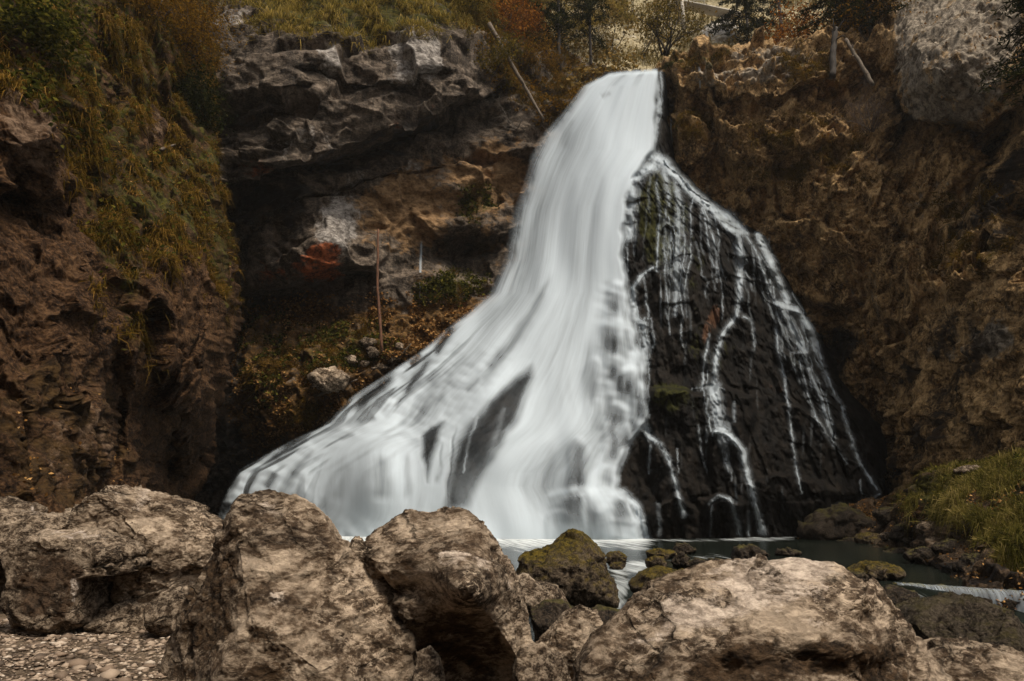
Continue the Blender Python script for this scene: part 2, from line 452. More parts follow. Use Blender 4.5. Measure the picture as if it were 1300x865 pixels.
M_BOULDER = rock_mat('boulder_stone', BD, BM, BL, 1.3, (1, 1, 1.9), (.4, .7, 0), 6, masks=[('shade_tone', (.010, .006, .003), (.075, .046, .025), 2.6, None), ('pale', (.20, .155, .118), (.54, .44, .35), 2.2, None)], bump=1.0, bdist=.05, contrast=(.42, .5, .58), dapple=.36, speck=.08, fleck=.8, crack=1.3)  # first mask paints shaded faces, pale paints lit tops
M_BOULDER_B = rock_mat('block_stone', tuple(x*.7 for x in BD), tuple(x*.75 for x in BM), tuple(x*.85 for x in BL), 2.0, (1, 1, 1.4), (.2, -.5, 0), 11, masks=[('shade_tone', (.02, .013, .008), (.08, .05, .03), 2.0, None), ('pale', BM, (.5, .42, .35), 2.5, None)], bump=.8, bdist=.05, speck=.12, contrast=(.42, .5, .58), fleck=.5, crack=1.6)  # masks again put shaded fronts and lit tops into the colour
M_MOSSY = rock_mat('mossy_stone', (.008, .006, .004), (.04, .028, .018), (.14, .105, .072), 2.2, fine=9, moss_up=(.15, .85, (.014, .012, .003), (.10, .07, .01)), bump=1.0, bdist=.06)
M_MOSSDK = rock_mat('dark_mossy_stone', (.008, .006, .004), (.03, .022, .014), (.09, .07, .05), 2.2, fine=9, moss_up=(.5, 1.3, (.010, .009, .003), (.05, .04, .009)), bump=1.0, bdist=.06)
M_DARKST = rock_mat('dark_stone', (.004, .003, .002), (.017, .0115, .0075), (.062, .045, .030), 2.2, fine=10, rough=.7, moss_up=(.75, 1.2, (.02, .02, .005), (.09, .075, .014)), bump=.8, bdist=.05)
M_GROUND = rock_mat('ground_soil', (.02, .014, .009), (.07, .048, .03), (.17, .125, .085), 1.2, fine=9, bump=.8, bdist=.05)
M_GRASS = leaf_mat('grass_blades', [(0, (.04, .034, .006)), (.35, (.125, .095, .016)), (.7, (.24, .165, .034)), (1, (.38, .27, .085))])
M_GRASS_DRY = leaf_mat('cliff_grass', [(0, (.026, .018, .004)), (.4, (.085, .056, .009)), (.75, (.16, .088, .016)), (1, (.26, .145, .035))])
M_BANKGRASS = leaf_mat('bank_grass', [(0, (.018, .019, .004)), (.4, (.085, .076, .015)), (.75, (.19, .15, .038)), (1, (.36, .27, .10))])
M_HILLGRASS = leaf_mat('mist_pale_grass', [(0, (.08, .062, .02)), (.5, (.19, .145, .05)), (1, (.34, .26, .115))])  # lightened blades, the valley mist is put into their colour
M_HILLLEAF = leaf_mat('mist_pale_leaves', [(0, (.05, .038, .012)), (.5, (.14, .095, .028)), (1, (.27, .17, .05))])  # lighter leaf colours that imitate mist over the hillside trees
M_GREEN = leaf_mat('green_leaves', [(0, (.018, .022, .005)), (.6, (.055, .056, .010)), (1, (.15, .125, .022))])
M_OLIVE = leaf_mat('olive_leaves', [(0, (.035, .03, .006)), (.6, (.10, .075, .012)), (1, (.2, .13, .02))])
M_ORANGE = leaf_mat('orange_leaves', [(0, (.06, .022, .005)), (.6, (.20, .075, .012)), (1, (.42, .17, .025))])
M_AMBER = leaf_mat('amber_leaves', [(0, (.05, .028, .005)), (.6, (.14, .075, .01)), (1, (.26, .13, .016))])
M_NEEDLE = leaf_mat('needles', [(0, (.008, .011, .004)), (.6, (.022, .026, .007)), (1, (.05, .045, .01))], .2)
M_LITTER = leaf_mat('leaf_litter', [(0, (.06, .03, .01)), (.5, (.20, .095, .028)), (1, (.45, .26, .10))], .15)
M_BARK = bark_mat('dark_bark', (.012, .009, .007), (.05, .037, .026))
M_DEADWOOD = bark_mat('dead_wood', (.03, .02, .013), (.16, .118, .08))
M_REDWOOD = bark_mat('red_dead_wood', (.035, .014, .006), (.17, .07, .03))
M_TWIG = bark_mat('bare_twigs', (.05, .034, .026), (.16, .115, .09))
M_GREYTWIG = bark_mat('grey_twigs', (.08, .065, .05), (.26, .22, .18))
M_PALEWOOD = bark_mat('pale_wood', (.3, .26, .2), (.55, .5, .42))

def water_mat():
    m, nt, out = new_mat('falling_water'); g = NT(nt)
    uv = g.n('ShaderNodeAttribute', attribute_name='flow').outputs['Vector']
    d = g.attr('dens')
    n = g.noise(g.mapping(uv, (1, .06, 1)), 60, 4, .6)
    n2 = g.noise(g.mapping(uv, (1, .05, 1)), 19, 3, .55)
    s = g.math('ADD', g.math('MULTIPLY', g.math('SUBTRACT', n, .5), .4), g.math('MULTIPLY', g.math('SUBTRACT', n2, .5), .6))
    # streaks thin out the water most where it is half dense
    k = g.math('MULTIPLY', g.math('MULTIPLY', d, g.math('SUBTRACT', 1.08, d)), 3.2)
    a = g.math('ADD', d, g.math('MULTIPLY', s, k), True)
    df = g.n('ShaderNodeBsdfDiffuse'); df.inputs[0].default_value = (.61, .68, .735, 1)
    tl = g.n('ShaderNodeBsdfTranslucent'); tl.inputs[0].default_value = (.61, .68, .735, 1)
    mx = g.n('ShaderNodeMixShader'); mx.inputs[0].default_value = .25; g.l(df.outputs[0], mx.inputs[1]); g.l(tl.outputs[0], mx.inputs[2])
    tr = g.n('ShaderNodeBsdfTransparent'); m2 = g.n('ShaderNodeMixShader'); g.l(a, m2.inputs[0]); g.l(tr.outputs[0], m2.inputs[1]); g.l(mx.outputs[0], m2.inputs[2])
    g.l(m2.outputs[0], out.inputs['Surface']); return m
M_WATER = water_mat()

def pool_mat():
    m, nt, out = new_mat('pool_water'); g = NT(nt)
    co = g.n('ShaderNodeTexCoord').outputs['Object']
    foam = g.attr('foam'); uv = g.n('ShaderNodeAttribute', attribute_name='flow').outputs['Vector']
    st = g.noise(g.mapping(uv, (1, .14, 1)), 5, 5, .6)
    f = g.math('MULTIPLY', g.math('SUBTRACT', g.math('ADD', foam, g.math('MULTIPLY', g.math('SUBTRACT', st, .5), 2.0)), .28), 1.3, True)
    f = g.math('MULTIPLY', f, g.math('MULTIPLY', foam, 4, True))
    c = g.ramp(g.noise(co, .5, 4), [(.35, (.005, .007, .0055)), (.65, (.012, .0145, .011))])
    b = g.n('ShaderNodeBump'); b.inputs['Strength'].default_value = .25; b.inputs['Distance'].default_value = .05
    g.l(g.noise(g.mapping(co, (1, 2.2, 1)), 3.2, 4, .55), b.inputs['Height'])
    p = g.n('ShaderNodeBsdfPrincipled'); g.l(c, p.inputs['Base Color']); p.inputs['Roughness'].default_value = .16; p.inputs['IOR'].default_value = 1.25; p.inputs['Specular IOR Level'].default_value = .1; g.l(b.outputs[0], p.inputs['Normal'])
    df = g.n('ShaderNodeBsdfDiffuse'); df.inputs[0].default_value = (.52, .55, .55, 1)
    mx = g.n('ShaderNodeMixShader'); g.l(f, mx.inputs[0]); g.l(p.outputs[0], mx.inputs[1]); g.l(df.outputs[0], mx.inputs[2])
    g.l(mx.outputs[0], out.inputs['Surface']); return m
M_POOL = pool_mat()

# ------------------------------------------------------------------ terrain reliefs
def warp(px, py, Pw, amp=14, sc=.35):
    """soft irregular outlines for the masks"""
    return px + amp*fbm(Pw, sc, 4, off=31.7), py + amp*fbm(Pw, sc, 4, off=77.1)

def make_relief(name, px, py, D, mat, masks, label, cat='cliff', back=(), kind='structure', height=None, fine=None, cut=None):
    """px, py, D: arrays of a continuous wall, height: its relief along the normal; back = sides along which it turns away"""
    def ext(px, py, D, side):
        k = np.arange(1, 9)
        if side == 'R':
            e = lambda a: a[:, -1:]
            return np.c_[px, e(px) - 1.2*k], np.c_[py, e(py) + 0*k], np.c_[D, e(D) + .9*k]
        if side == 'L':
            e = lambda a: a[:, :1]; k = k[::-1]
            return np.c_[e(px) + 1.2*k, px], np.c_[e(py) + 0*k, py], np.c_[e(D) + .9*k, D]
        e = lambda a: a[:1]; k = k[::-1, None]
        return np.r_[e(px) + 0*k, px], np.r_[e(py) + .6*k, py], np.r_[e(D) + 1.3*k, D]
    for s in back: px, py, D = ext(px, py, D, s)
    P = place(px, py, D)
    if height is not None:
        N = normals_of(P)
        for _ in range(3):                                   # soften the direction of relief across ledges
            N = N + np.roll(N, 3, 0) + np.roll(N, -3, 0) + np.roll(N, 3, 1) + np.roll(N, -3, 1)
            N /= np.linalg.norm(N, axis=-1, keepdims=True)
        N = N*.55 + np.array([0, -.6, .1]); N /= np.linalg.norm(N, axis=-1, keepdims=True)
        h = height(px, py, P)
        for ax in (0, 1): h = np.apply_along_axis(lambda m: np.convolve(np.pad(m, 1, mode='edge'), [.25, .5, .25], 'valid'), ax, h)
        h = h + fine[0]*fbm(P, fine[1], 3, .65, 'r', 6.0) + .6*fine[0]*facets(P, fine[1]*1.3, 12.0) if fine else h
        P = P + N*h[..., None]
        px, py = seen(P); D = P[..., 1]
    A = masks(px, py, P)
    gf = grid_faces(*px.shape)
    if cut is not None: gf = gf[~cut(px, py).ravel()[gf].any(axis=1)]
    o = mesh_obj(name, P, gf, mat, None, A)
    tag(o, label, cat, kind=kind)
    return dict(px=px, py=py, D=D, P=P, N=normals_of(P), A=A, o=o)

def strata(P, nrm, freq, warpamp, off=0.0):
    """uneven beds: a step profile along the bedding normal"""
    q = P @ np.asarray(nrm, float) + warpamp*fbm(P, .25, 3, off=off)
    z = np.zeros_like(q)
    a = pnoise(np.stack([q*freq, z + off, z], -1)); b = pnoise(np.stack([q*freq*2.7, z + off + 9, z], -1))
    return a + .45*b

# ---- left wall
LEFT_EDGE = [(262, -140), (268, 0), (275, 80), (283, 190), (292, 260), (300, 330), (309, 385), (302, 430), (296, 480), (280, 540), (262, 600), (240, 660), (235, 830)]
left_tps = TPS([(-150, -140, 19), (0, -140, 21), (150, -140, 28), (270, -140, 35), (-150, 0, 16), (0, 0, 18), (150, 0, 24), (270, 20, 31.5), (-150, 150, 14), (0, 150, 14.6), (60, 150, 16.5), (130, 200, 20.5), (280, 200, 28.5),
                (-150, 350, 12), (0, 350, 13.2), (80, 340, 15.6), (160, 350, 19), (230, 330, 22.5), (300, 350, 27), (-150, 520, 11), (0, 520, 12.3), (100, 520, 15), (145, 520, 17), (165, 520, 20), (240, 500, 23), (296, 480, 26),
                (0, 640, 11.6), (110, 640, 14.8), (150, 640, 18), (200, 640, 23), (240, 660, 27), (-150, 830, 10), (0, 830, 11.2), (120, 830, 14), (235, 830, 25)], .002)
def left_depth(px, py):
    D = left_tps(px, py)
    P = place(px, py, D)
    e = line_x(LEFT_EDGE, py) - px
    D = D + 5*(1 - np.sqrt(1 - np.clip(1 - e/45, 0, .999)**2))
    D = D + ledge(px, py, [(-100, 235), (40, 245), (80, 230)], 1.3, 8, 60) + 2.2*bump2(px, py, 152, 560, 12, 90, 4) + 1.1*bump2(px, py, 10, 235, 26, 40)
    D = D - 1.0*bump2(px, py, 35, 150, 50, 60) - .8*bump2(px, py, 255, 190, 30, 60, 10) + 1.4*bump2(px, py, 245, 125, 22, 30)
    D = D + 5*bump2(px, py, 225, 610, 42, 62, 0)
    return D
def left_height(px, py, P):
    return .8*fbm(P, .16, 3) + .2*strata(P, (.35, -.2, .9), .55, 1.6, 3.0) + .46*facets(P, .35, 1.0) + .27*facets(P, .85, 4.0) + .13*facets(P, 2.1, 7.0) + .13*fbm(P, 1.2, 5, .62, 'r')
def grid(px0, px1, py0, py1, sx, sy, edgeL=None, edgeR=None):
    v = np.arange(py0, py1 + .1, sy); u = np.linspace(0, 1, int((px1-px0)/sx))
    L = np.full_like(v, px0, dtype=float) if edgeL is None else line_x(edgeL, v)
    R = np.full_like(v, px1, dtype=float) if edgeR is None else line_x(edgeR, v)
    px = L[:, None] + u[None]*(R-L)[:, None]
    return px, np.repeat(v[:, None], len(u), 1).astype(float)

px, py = grid(-330, 300, -140, 830, 1.3, 1.4, None, LEFT_EDGE)
px[:, -1] += 0
ew = 5*pnoise(np.stack([py*.03, py*0, py*0 + 3.3], -1)) + 2.5*pnoise(np.stack([py*.11, py*0, py*0 + 8.3], -1))
px = px + ew*sstep(150, 290, px)
def left_masks(px, py, P):
    x, y = warp(px, py, P, 16)
    grassy = np.maximum.reduce([1 - sstep(-12, 25, poly_sdf(x, y, [(60, -150), (300, -150), (280, 120), (285, 200), (298, 330), (290, 390), (262, 330), (240, 300), (215, 345), (185, 300), (172, 440), (140, 380), (120, 300), (95, 230), (70, 130), (45, 60)])),
                                .8*blob(x, y, 20, 60, 45, 60), .7*blob(x, y, 180, 420, 12, 40)])
    grassy = grassy*(1 - .9*blob(x, y, 198, 160, 16, 26, 20))
    soil = .55*blob(x, y, 60, 560, 130, 130) + .6*grassy + .35*blob(x, y, 250, 470, 60, 60)
    pale = .62*blob(x, y, 40, 150, 45, 60) + .5*blob(x, y, 198, 160, 16, 26, 20) + .42*blob(x, y, 110, 560, 60, 90, 40) + .3*blob(x, y, 90, 230, 40, 30)
    return dict(moss=.52*grassy, soil=soil, pale=pale, grassy=grassy)
LEFT = make_relief('left_cliff', px, py, left_depth(px, py), M_LEFT, left_masks, 'dark brown rock wall with grass hanging down it along the left side', back=('R',), height=left_height, fine=(.085, 2.2))

# ---- overhanging wall left of the fall, with the leafy slope under it
back_tps = TPS([(180, -140, 41), (400, -140, 43), (560, -140, 47), (700, -140, 54), (790, -140, 60), (180, 0, 36), (330, 10, 34.5), (450, 10, 36), (580, 10, 38.5), (640, 30, 43), (700, 60, 46), (780, 70, 47),
                (330, 60, 32.5), (450, 70, 33.2), (560, 65, 35), (620, 80, 38), (680, 110, 41), (760, 110, 42),
                (270, 150, 33), (330, 190, 32), (420, 170, 33), (520, 130, 34.2), (600, 110, 36.4), (660, 180, 39.5), (740, 200, 41),
                (250, 330, 38.5), (330, 330, 36.2), (400, 330, 35.2), (480, 320, 36.8), (560, 300, 37.5), (620, 320, 38.6), (720, 350, 40),
                (250, 420, 38.5), (330, 400, 37), (420, 395, 36.6), (500, 390, 37), (600, 385, 37.5), (720, 420, 39),
                (330, 470, 35), (420, 470, 34.9), (490, 450, 35.4), (560, 430, 36.4), (270, 520, 37.5), (340, 560, 36.6), (430, 540, 36), (500, 540, 38), (270, 650, 39.5), (340, 640, 39), (420, 640, 39.5), (720, 560, 40), (720, 740, 40), (420, 740, 40), (250, 740, 40)], .002)
def back_depth(px, py):
    D = back_tps(px, py)
    P = place(px, py, D)
    wy = py + 9*fbm(P, .3, 3, off=4.4)
    D = D + ledge(px, wy, [(255, 262), (300, 248), (345, 222), (395, 205), (450, 188), (520, 165), (580, 140), (640, 110)], 3.6, 7, 75)
    D = D + ledge(px, wy, [(268, 142), (310, 140), (360, 122), (400, 112)], .9, 5, 35, 14) + ledge(px, wy, [(380, 92), (450, 96), (520, 100), (570, 92)], .8, 4, 30, 14)
    D = D + ledge(px, wy, [(300, 330), (345, 290), (400, 252), (470, 232), (540, 215), (600, 205)], .9, 5, 25)
    D = D + ledge(px, wy, [(300, 372), (350, 374), (400, 358), (440, 345), (480, 352)], 2.4, 7, 40, 14)
    D = D - 1.6*bump2(px, py, 415, 315, 46, 42, -30) - .7*bump2(px, py, 340, 345, 40, 28, 20) - .9*bump2(px, py, 470, 345, 28, 34)
    D = D + 3.2*bump2(px, wy, 590, 322, 42, 22) - .8*bump2(px, py, 555, 350, 20, 30, 30)
    D = D + 4.0*bump2(px, py, 270, 585, 50, 70) + 3*bump2(px, py, 300, 420, 12, 40)
    D = D - 1.2*bump2(px, py, 420, 478, 20, 14) - .5*bump2(px, py, 360, 540, 40, 20)
    return D
def back_height(px, py, P):
    talus = sstep(375, 410, py)*(1 - sstep(640, 700, px))
    bed = (-.30, -.3, .9)
    Q = P @ np.array([[1, 0, .3], [0, 1, 0], [-.45, 0, 1.5]])
    h = .6*fbm(P, .14, 3) + .62*strata(P, bed, .55, 1.1, 8.0) + .75*facets(Q, .2, 5.0) + .26*facets(Q, .55, 2.0) + .09*facets(Q, 1.5, 8.0) + .04*fbm(P, .9, 4, .6, 'r')
    ht = .5*fbm(P, .3, 4) + .4*facets(P, .9, 3.0) + .2*facets(P, 2.2, 6.0) + .3*fbm(P, 1.2, 5, .65, 'b')
    return h*(1-talus) + ht*talus
px, py = grid(190, 800, -140, 740, 1.25, 1.35)
def back_masks(px, py, P):
    x, y = warp(px, py, P, 16)
    top = 44 + 18*pnoise(np.stack([px*.02, px*0, px*0], -1))
    grassy = (1 - sstep(-14, 22, y - (top + 16*sstep(320, 420, px)*(1-sstep(480, 600, px)) - 16)))*(1-.9*blob(x, y, 290, 22, 26, 20))
    slope = 1 - sstep(-15, 30, poly_sdf(x, y, [(600, -150), (820, -150), (820, 150), (690, 140), (650, 110), (625, 70), (610, 20)]))
    talus = 1 - sstep(-10, 25, poly_sdf(x, y, [(300, 400), (345, 385), (430, 392), (500, 395), (560, 380), (620, 385), (600, 420), (500, 470), (420, 540), (330, 570), (305, 520)]))
    mossy = .72*grassy + .45*slope + .56*blob(x, y, 430, 440, 60, 28, -10) + .62*blob(x, y, 570, 365, 40, 18, -12) + .5*blob(x, y, 605, 255, 22, 25) + .35*blob(x, y, 340, 460, 30, 50) + .3*blob(x, y, 420, 520, 60, 40)
    soil = .75*talus + .45*slope + .5*blob(x, y, 560, 405, 70, 16, -15) + .4*blob(x, y, 320, 560, 60, 60)
    st = .18*pnoise(np.stack([px*.11, py*.012, px*0 + 2], -1))
    pale = (.72 + st)*blob(x, y, 522, 72, 30, 38, 6) + (.66 + st)*blob(x, y, 418, 72, 16, 28) + .5*blob(x, y, 548, 78, 10, 26) + .74*blob(x, y, 430, 286, 30, 44, 22) + .45*blob(x, y, 450, 220, 18, 20, 30) + .42*blob(x, y, 290, 18, 26, 22) + .3*blob(x, y, 540, 125, 14, 26) + .4*blob(x, y, 595, 85, 9, 12) + .38*blob(x, y, 522, 216, 14, 14) + .34*blob(x, y, 385, 190, 40, 30) + .42*blob(x, y, 415, 478, 20, 13) + .3*blob(x, y, 465, 355, 20, 20)
    tan = .6*blob(x, y, 560, 240, 90, 50, -15) + .55*blob(x, y, 490, 275, 60, 45) + .38*blob(x, y, 640, 290, 50, 90) + .3*blob(x, y, 660, 190, 50, 60) + .35*blob(x, y, 330, 150, 40, 12, -10) + .35*blob(x, y, 540, 330, 40, 40)
    rust = .74*blob(x, y, 408, 334, 36, 28, -20) + .42*blob(x, y, 350, 350, 22, 22, 20) + .42*blob(x, y, 330, 215, 34, 14, -8) + .3*blob(x, y, 520, 150, 40, 10, -20)
    wet = .55*blob(x, y, 470, 190, 150, 26, -22) + .5*blob(x, y, 340, 270, 60, 40) + .6*blob(x, y, 272, 585, 60, 65) + .45*blob(x, y, 590, 325, 50, 28) + .45*blob(x, y, 490, 330, 16, 60) + .5*blob(x, y, 370, 385, 70, 14) + .4*blob(x, y, 350, 110, 60, 20) + .45*blob(x, y, 420, 610, 90, 40)  # darker, smoother tone set in the recesses, the cave and under ledges
    return dict(moss=mossy, soil=soil, pale=pale*1.14, tan=tan, rust=rust, wet=wet, grassy=grassy, slope=slope, talus=talus)
BACK = make_relief('back_cliff', px, py, back_depth(px, py), M_BACK, back_masks, 'overhanging grey rock wall left of the waterfall, with a leafy slope at its foot', height=back_height, fine=(.022, 2.8), cut=lambda px, py: py < np.interp(px, [655, 690, 720, 745, 800], [-200, 30, 62, 76, 90]) + 4*pnoise(np.stack([px*.08, 0*px, 0*px + 1.9], -1)))

# ---- right wall
right_tps = TPS([(836, 70, 37.2), (900, 62, 37.2), (1000, 55, 35), (1060, 50, 34), (836, 120, 36.6), (900, 110, 35.4), (980, 100, 33.6), (1060, 120, 33), (836, 250, 37), (900, 220, 37.0), (925, 285, 37.6), (960, 300, 37), (1000, 250, 34.4), (1000, 340, 37), (1090, 250, 31.8), (1100, 100, 33),
                 (1100, -140, 41), (1060, 20, 37), (1130, 30, 32.5), (1180, -140, 36), (1180, 80, 28.2), (1270, 40, 26.2), (1240, 150, 27), (1400, -140, 27), (1450, 100, 20), (1120, 160, 32), (1200, 230, 28.6), (1290, 200, 25.5), (1200, 350, 28), (1300, 350, 23), (1450, 350, 17.5),
                 (836, 420, 38), (950, 450, 36.4), (1060, 420, 35.2), (1110, 430, 33.2), (1130, 500, 33.4), (1200, 500, 27.6), (1300, 500, 21.6), (1450, 520, 15), (900, 620, 38), (1050, 620, 38), (1130, 620, 34.5), (1220, 620, 25.5), (1320, 620, 19), (1450, 740, 12.5), (1130, 740, 34), (900, 740, 38)], .002)
def right_top(px):
    return np.interp(px, [836, 850, 875, 920, 970, 1020, 1062, 1090, 1130, 1160, 1500], [84, 74, 68, 58, 54, 46, 40, 20, -40, -140, -140])
def right_depth(px, py):
    D = right_tps(px, py)
    P = place(px, py, D)
    wy = py + 8*fbm(P, .3, 3, off=14.4)
    D = D + ledge(px, wy, [(842, 106), (900, 118), (960, 122), (1010, 110), (1055, 112)], 1.1, 5, 60, 14)
    D = D + ledge(px, wy, [(1130, 130), (1165, 152), (1215, 160), (1250, 165), (1290, 140)], 2.6, 6, 70, 12)
    D = D + 1.8*bump2(px, py, 1255, 205, 12, 90, 38) + 1.8*bump2(px, py, 1100, 120, 34, 40) - 1.3*bump2(px, py, 1195, 80, 45, 60, 20)
    D = D + 1.6*bump2(px, py, 852, 160, 14, 60) + 1.4*bump2(px, py, 1060, 440, 22, 26) + 1.1*bump2(px, py, 905, 175, 10, 60, -15)
    D = D + 1.6*(1 - sstep(836, 866, px))
    return D
def right_height(px, py, P):
    h = .8*fbm(P, .15, 4) + .42*fbm(P*np.array([1, 1, .6]), .45, 4, .55, 'b', 3.3) + .85*facets(P*np.array([1, 1, .7]), .42, 2.0) + .44*facets(P, .95, 6.0) + .20*facets(P, 2.2, 9.0) + .20*fbm(P*np.array([1, 1, .75]), .9, 5, .66, 'f', 1.7)
    plates = strata(P, (.1, -.1, 1.0), 1.6, .7, 5.5)*(1 - sstep(95, 130, py))*(1 - sstep(1050, 1080, px))
    h = h*(1 - .6*sstep(1125, 1150, px)*(1 - sstep(160, 210, py)))
    return h + .5*plates + .35*strata(P, (-.5, -.3, .8), .8, 1.0, 6.0)*sstep(1130, 1160, px)*(1 - sstep(170, 230, py))
px, py = grid(832, 1450, 0, 1, 1.25, 1, None, None)
u = px[0]; v = np.linspace(0, 1, 640)[:, None]
tp = right_top(u)[None] + (3*pnoise(np.stack([u*.05, u*0, u*0 + 1.1], -1)) + 2*pnoise(np.stack([u*.17, u*0, u*0 + 4.1], -1)))[None]
py = tp + v*(740 - tp); px = np.repeat(u[None], len(v), 0)
def right_masks(px, py, P):
    x, y = warp(px, py, P, 14)
    pale = .66*(1 - sstep(-14, 24, poly_sdf(x, y, [(1140, -60), (1300, -120), (1295, 60), (1250, 120), (1215, 160), (1160, 150), (1135, 90)]))) + .4*blob(x, y, 1262, 135, 40, 30, -35) + .5*blob(x, y, 1265, 435, 22, 22) + .36*blob(x, y, 1180, 250, 40, 20, -40) + .33*blob(x, y, 1230, 420, 60, 60) + .48*blob(x, y, 960, 85, 110, 26, -4) + .25*blob(x, y, 1100, 360, 40, 60)
    mossy = .72*blob(x, y, 880, 78, 50, 16, -8) + .5*blob(x, y, 850, 190, 16, 60) + .42*blob(x, y, 878, 155, 20, 18) + .42*blob(x, y, 1030, 85, 35, 25) + .45*blob(x, y, 1235, 300, 80, 70) + .32*blob(x, y, 1000, 200, 60, 40) + .45*blob(x, y, 925, 280, 30, 10, 30)
    soil = .22*blob(x, y, 1000, 250, 160, 130, 20) + .35*blob(x, y, 1250, 320, 90, 110) + .5*blob(x, y, 1100, 60, 40, 70) + .5*blob(x, y, 1130, 590, 60, 60)
    wet = .62*blob(x, y, 1265, 240, 22, 100, 38) + .5*blob(x, y, 1060, 440, 30, 30) + .5*blob(x, y, 852, 160, 12, 70) + .5*blob(x, y, 1200, 450, 60, 90, 20) + .5*blob(x, y, 1200, 580, 90, 50) + .4*blob(x, y, 1300, 320, 50, 120) + .32*blob(x, y, 1080, 480, 40, 80)  # wet by the crest; elsewhere darker tone in grooves, hollows and lower right
    grassy = .8*blob(x, y, 878, 155, 20, 16) + .5*blob(x, y, 1230, 300, 70, 70) + .5*blob(x, y, 1020, 80, 30, 26) + .35*blob(x, y, 1040, 190, 90, 50) + .6*blob(x, y, 880, 74, 50, 8, -8)
    return dict(pale=pale*1.2, moss=mossy*.8, soil=soil*.55, wet=wet, grassy=grassy)
RIGHT = make_relief('right_cliff', px, py, right_depth(px, py), M_RIGHT, right_masks, 'brown crumbly rock wall right of the waterfall with a pale block near its top', back=('T', 'L'), height=right_height, fine=(.085, 2.6))

# ---- valley behind the crest
far_tps = TPS([(560, 120, 48), (800, 120, 44), (1180, 120, 46), (560, 0, 62), (700, 40, 58), (800, 60, 56), (880, 70, 54), (960, 40, 56), (1180, 20, 55), (560, -140, 78), (800, -60, 80), (800, -140, 92), (960, -140, 84), (1180, -140, 76), (780, 92, 47)])
def far_depth(px, py):
    D = far_tps(px, py); P = place(px, py, D)
    D = D - 3*bump2(px, py, 915, 40, 26, 20)
    return D - 2.2*fbm(P, .08, 4) - .8*fbm(P, .3, 5, .6, 'r') - 1.0*bump2(px, py, 790, 40, 50, 25)*fbm(P, .4, 3, .6, 'r')
px, py = grid(540, 1200, -140, 125, 2, 1.6)
FARV = make_relief('valley_slope', px, py, far_depth(px, py), M_FAR,
                   lambda px, py, P: dict(pale=.75*blob(*warp(px, py, P, 8), 915, 40, 26, 18) + .36*blob(*warp(px, py, P, 12), 785, 45, 34, 24)), 'misty autumn hillside above the top of the waterfall', 'hillside')

# ---- the dark wet rock the water runs over
DOME_L = [(775, 84), (752, 110), (722, 150), (700, 220), (676, 300), (655, 365), (600, 402), (545, 440), (475, 488), (405, 543), (335, 588), (285, 630), (272, 720)]
DOME_R = [(845, 84), (850, 150), (858, 200), (888, 240), (930, 270), (974, 300), (1000, 350), (1026, 400), (1048, 440), (1082, 500), (1114, 532), (1127, 565), (1127, 620), (1122, 660), (1120, 720)]
VL = [(790, 86), (775, 90), (757, 97), (738, 109), (716, 134), (688, 168), (671, 201), (660, 235), (648, 268), (637, 330), (619, 372), (586, 402), (570, 414), (535, 444), (500, 468), (440, 507), (410, 538), (367, 560), (298, 600), (284, 622), (274, 650), (270, 720)]
VR = [(838, 86), (836, 130), (832, 190), (808, 225), (798, 260), (796, 330), (802, 380), (812, 420), (823, 470), (827, 525), (820, 546), (803, 566), (790, 600), (788, 618), (800, 634), (812, 655), (819, 680), (822, 720)]
def dome_base(px, py):
    L = line_x(DOME_L, py); R = line_x(DOME_R, py)
    Yc = np.interp(py, [84, 100, 230, 430, 560, 640, 690, 720], [37.6, 37.0, 35.0, 32.2, 30.2, 29.0, 28.6, 28.6])
    t = np.clip((px - L)/(R - L), 0, 1); c = 2*t - 1
    S = np.interp(py, [84, 230, 430, 690], [.5, 2.0, 2.2, 2.2]); SL = np.interp(py, [84, 230, 430, 690], [.8, 1.8, 3.0, 5.2])
    return Yc + np.where(c > 0, S, SL)*np.abs(c)**2.2, t
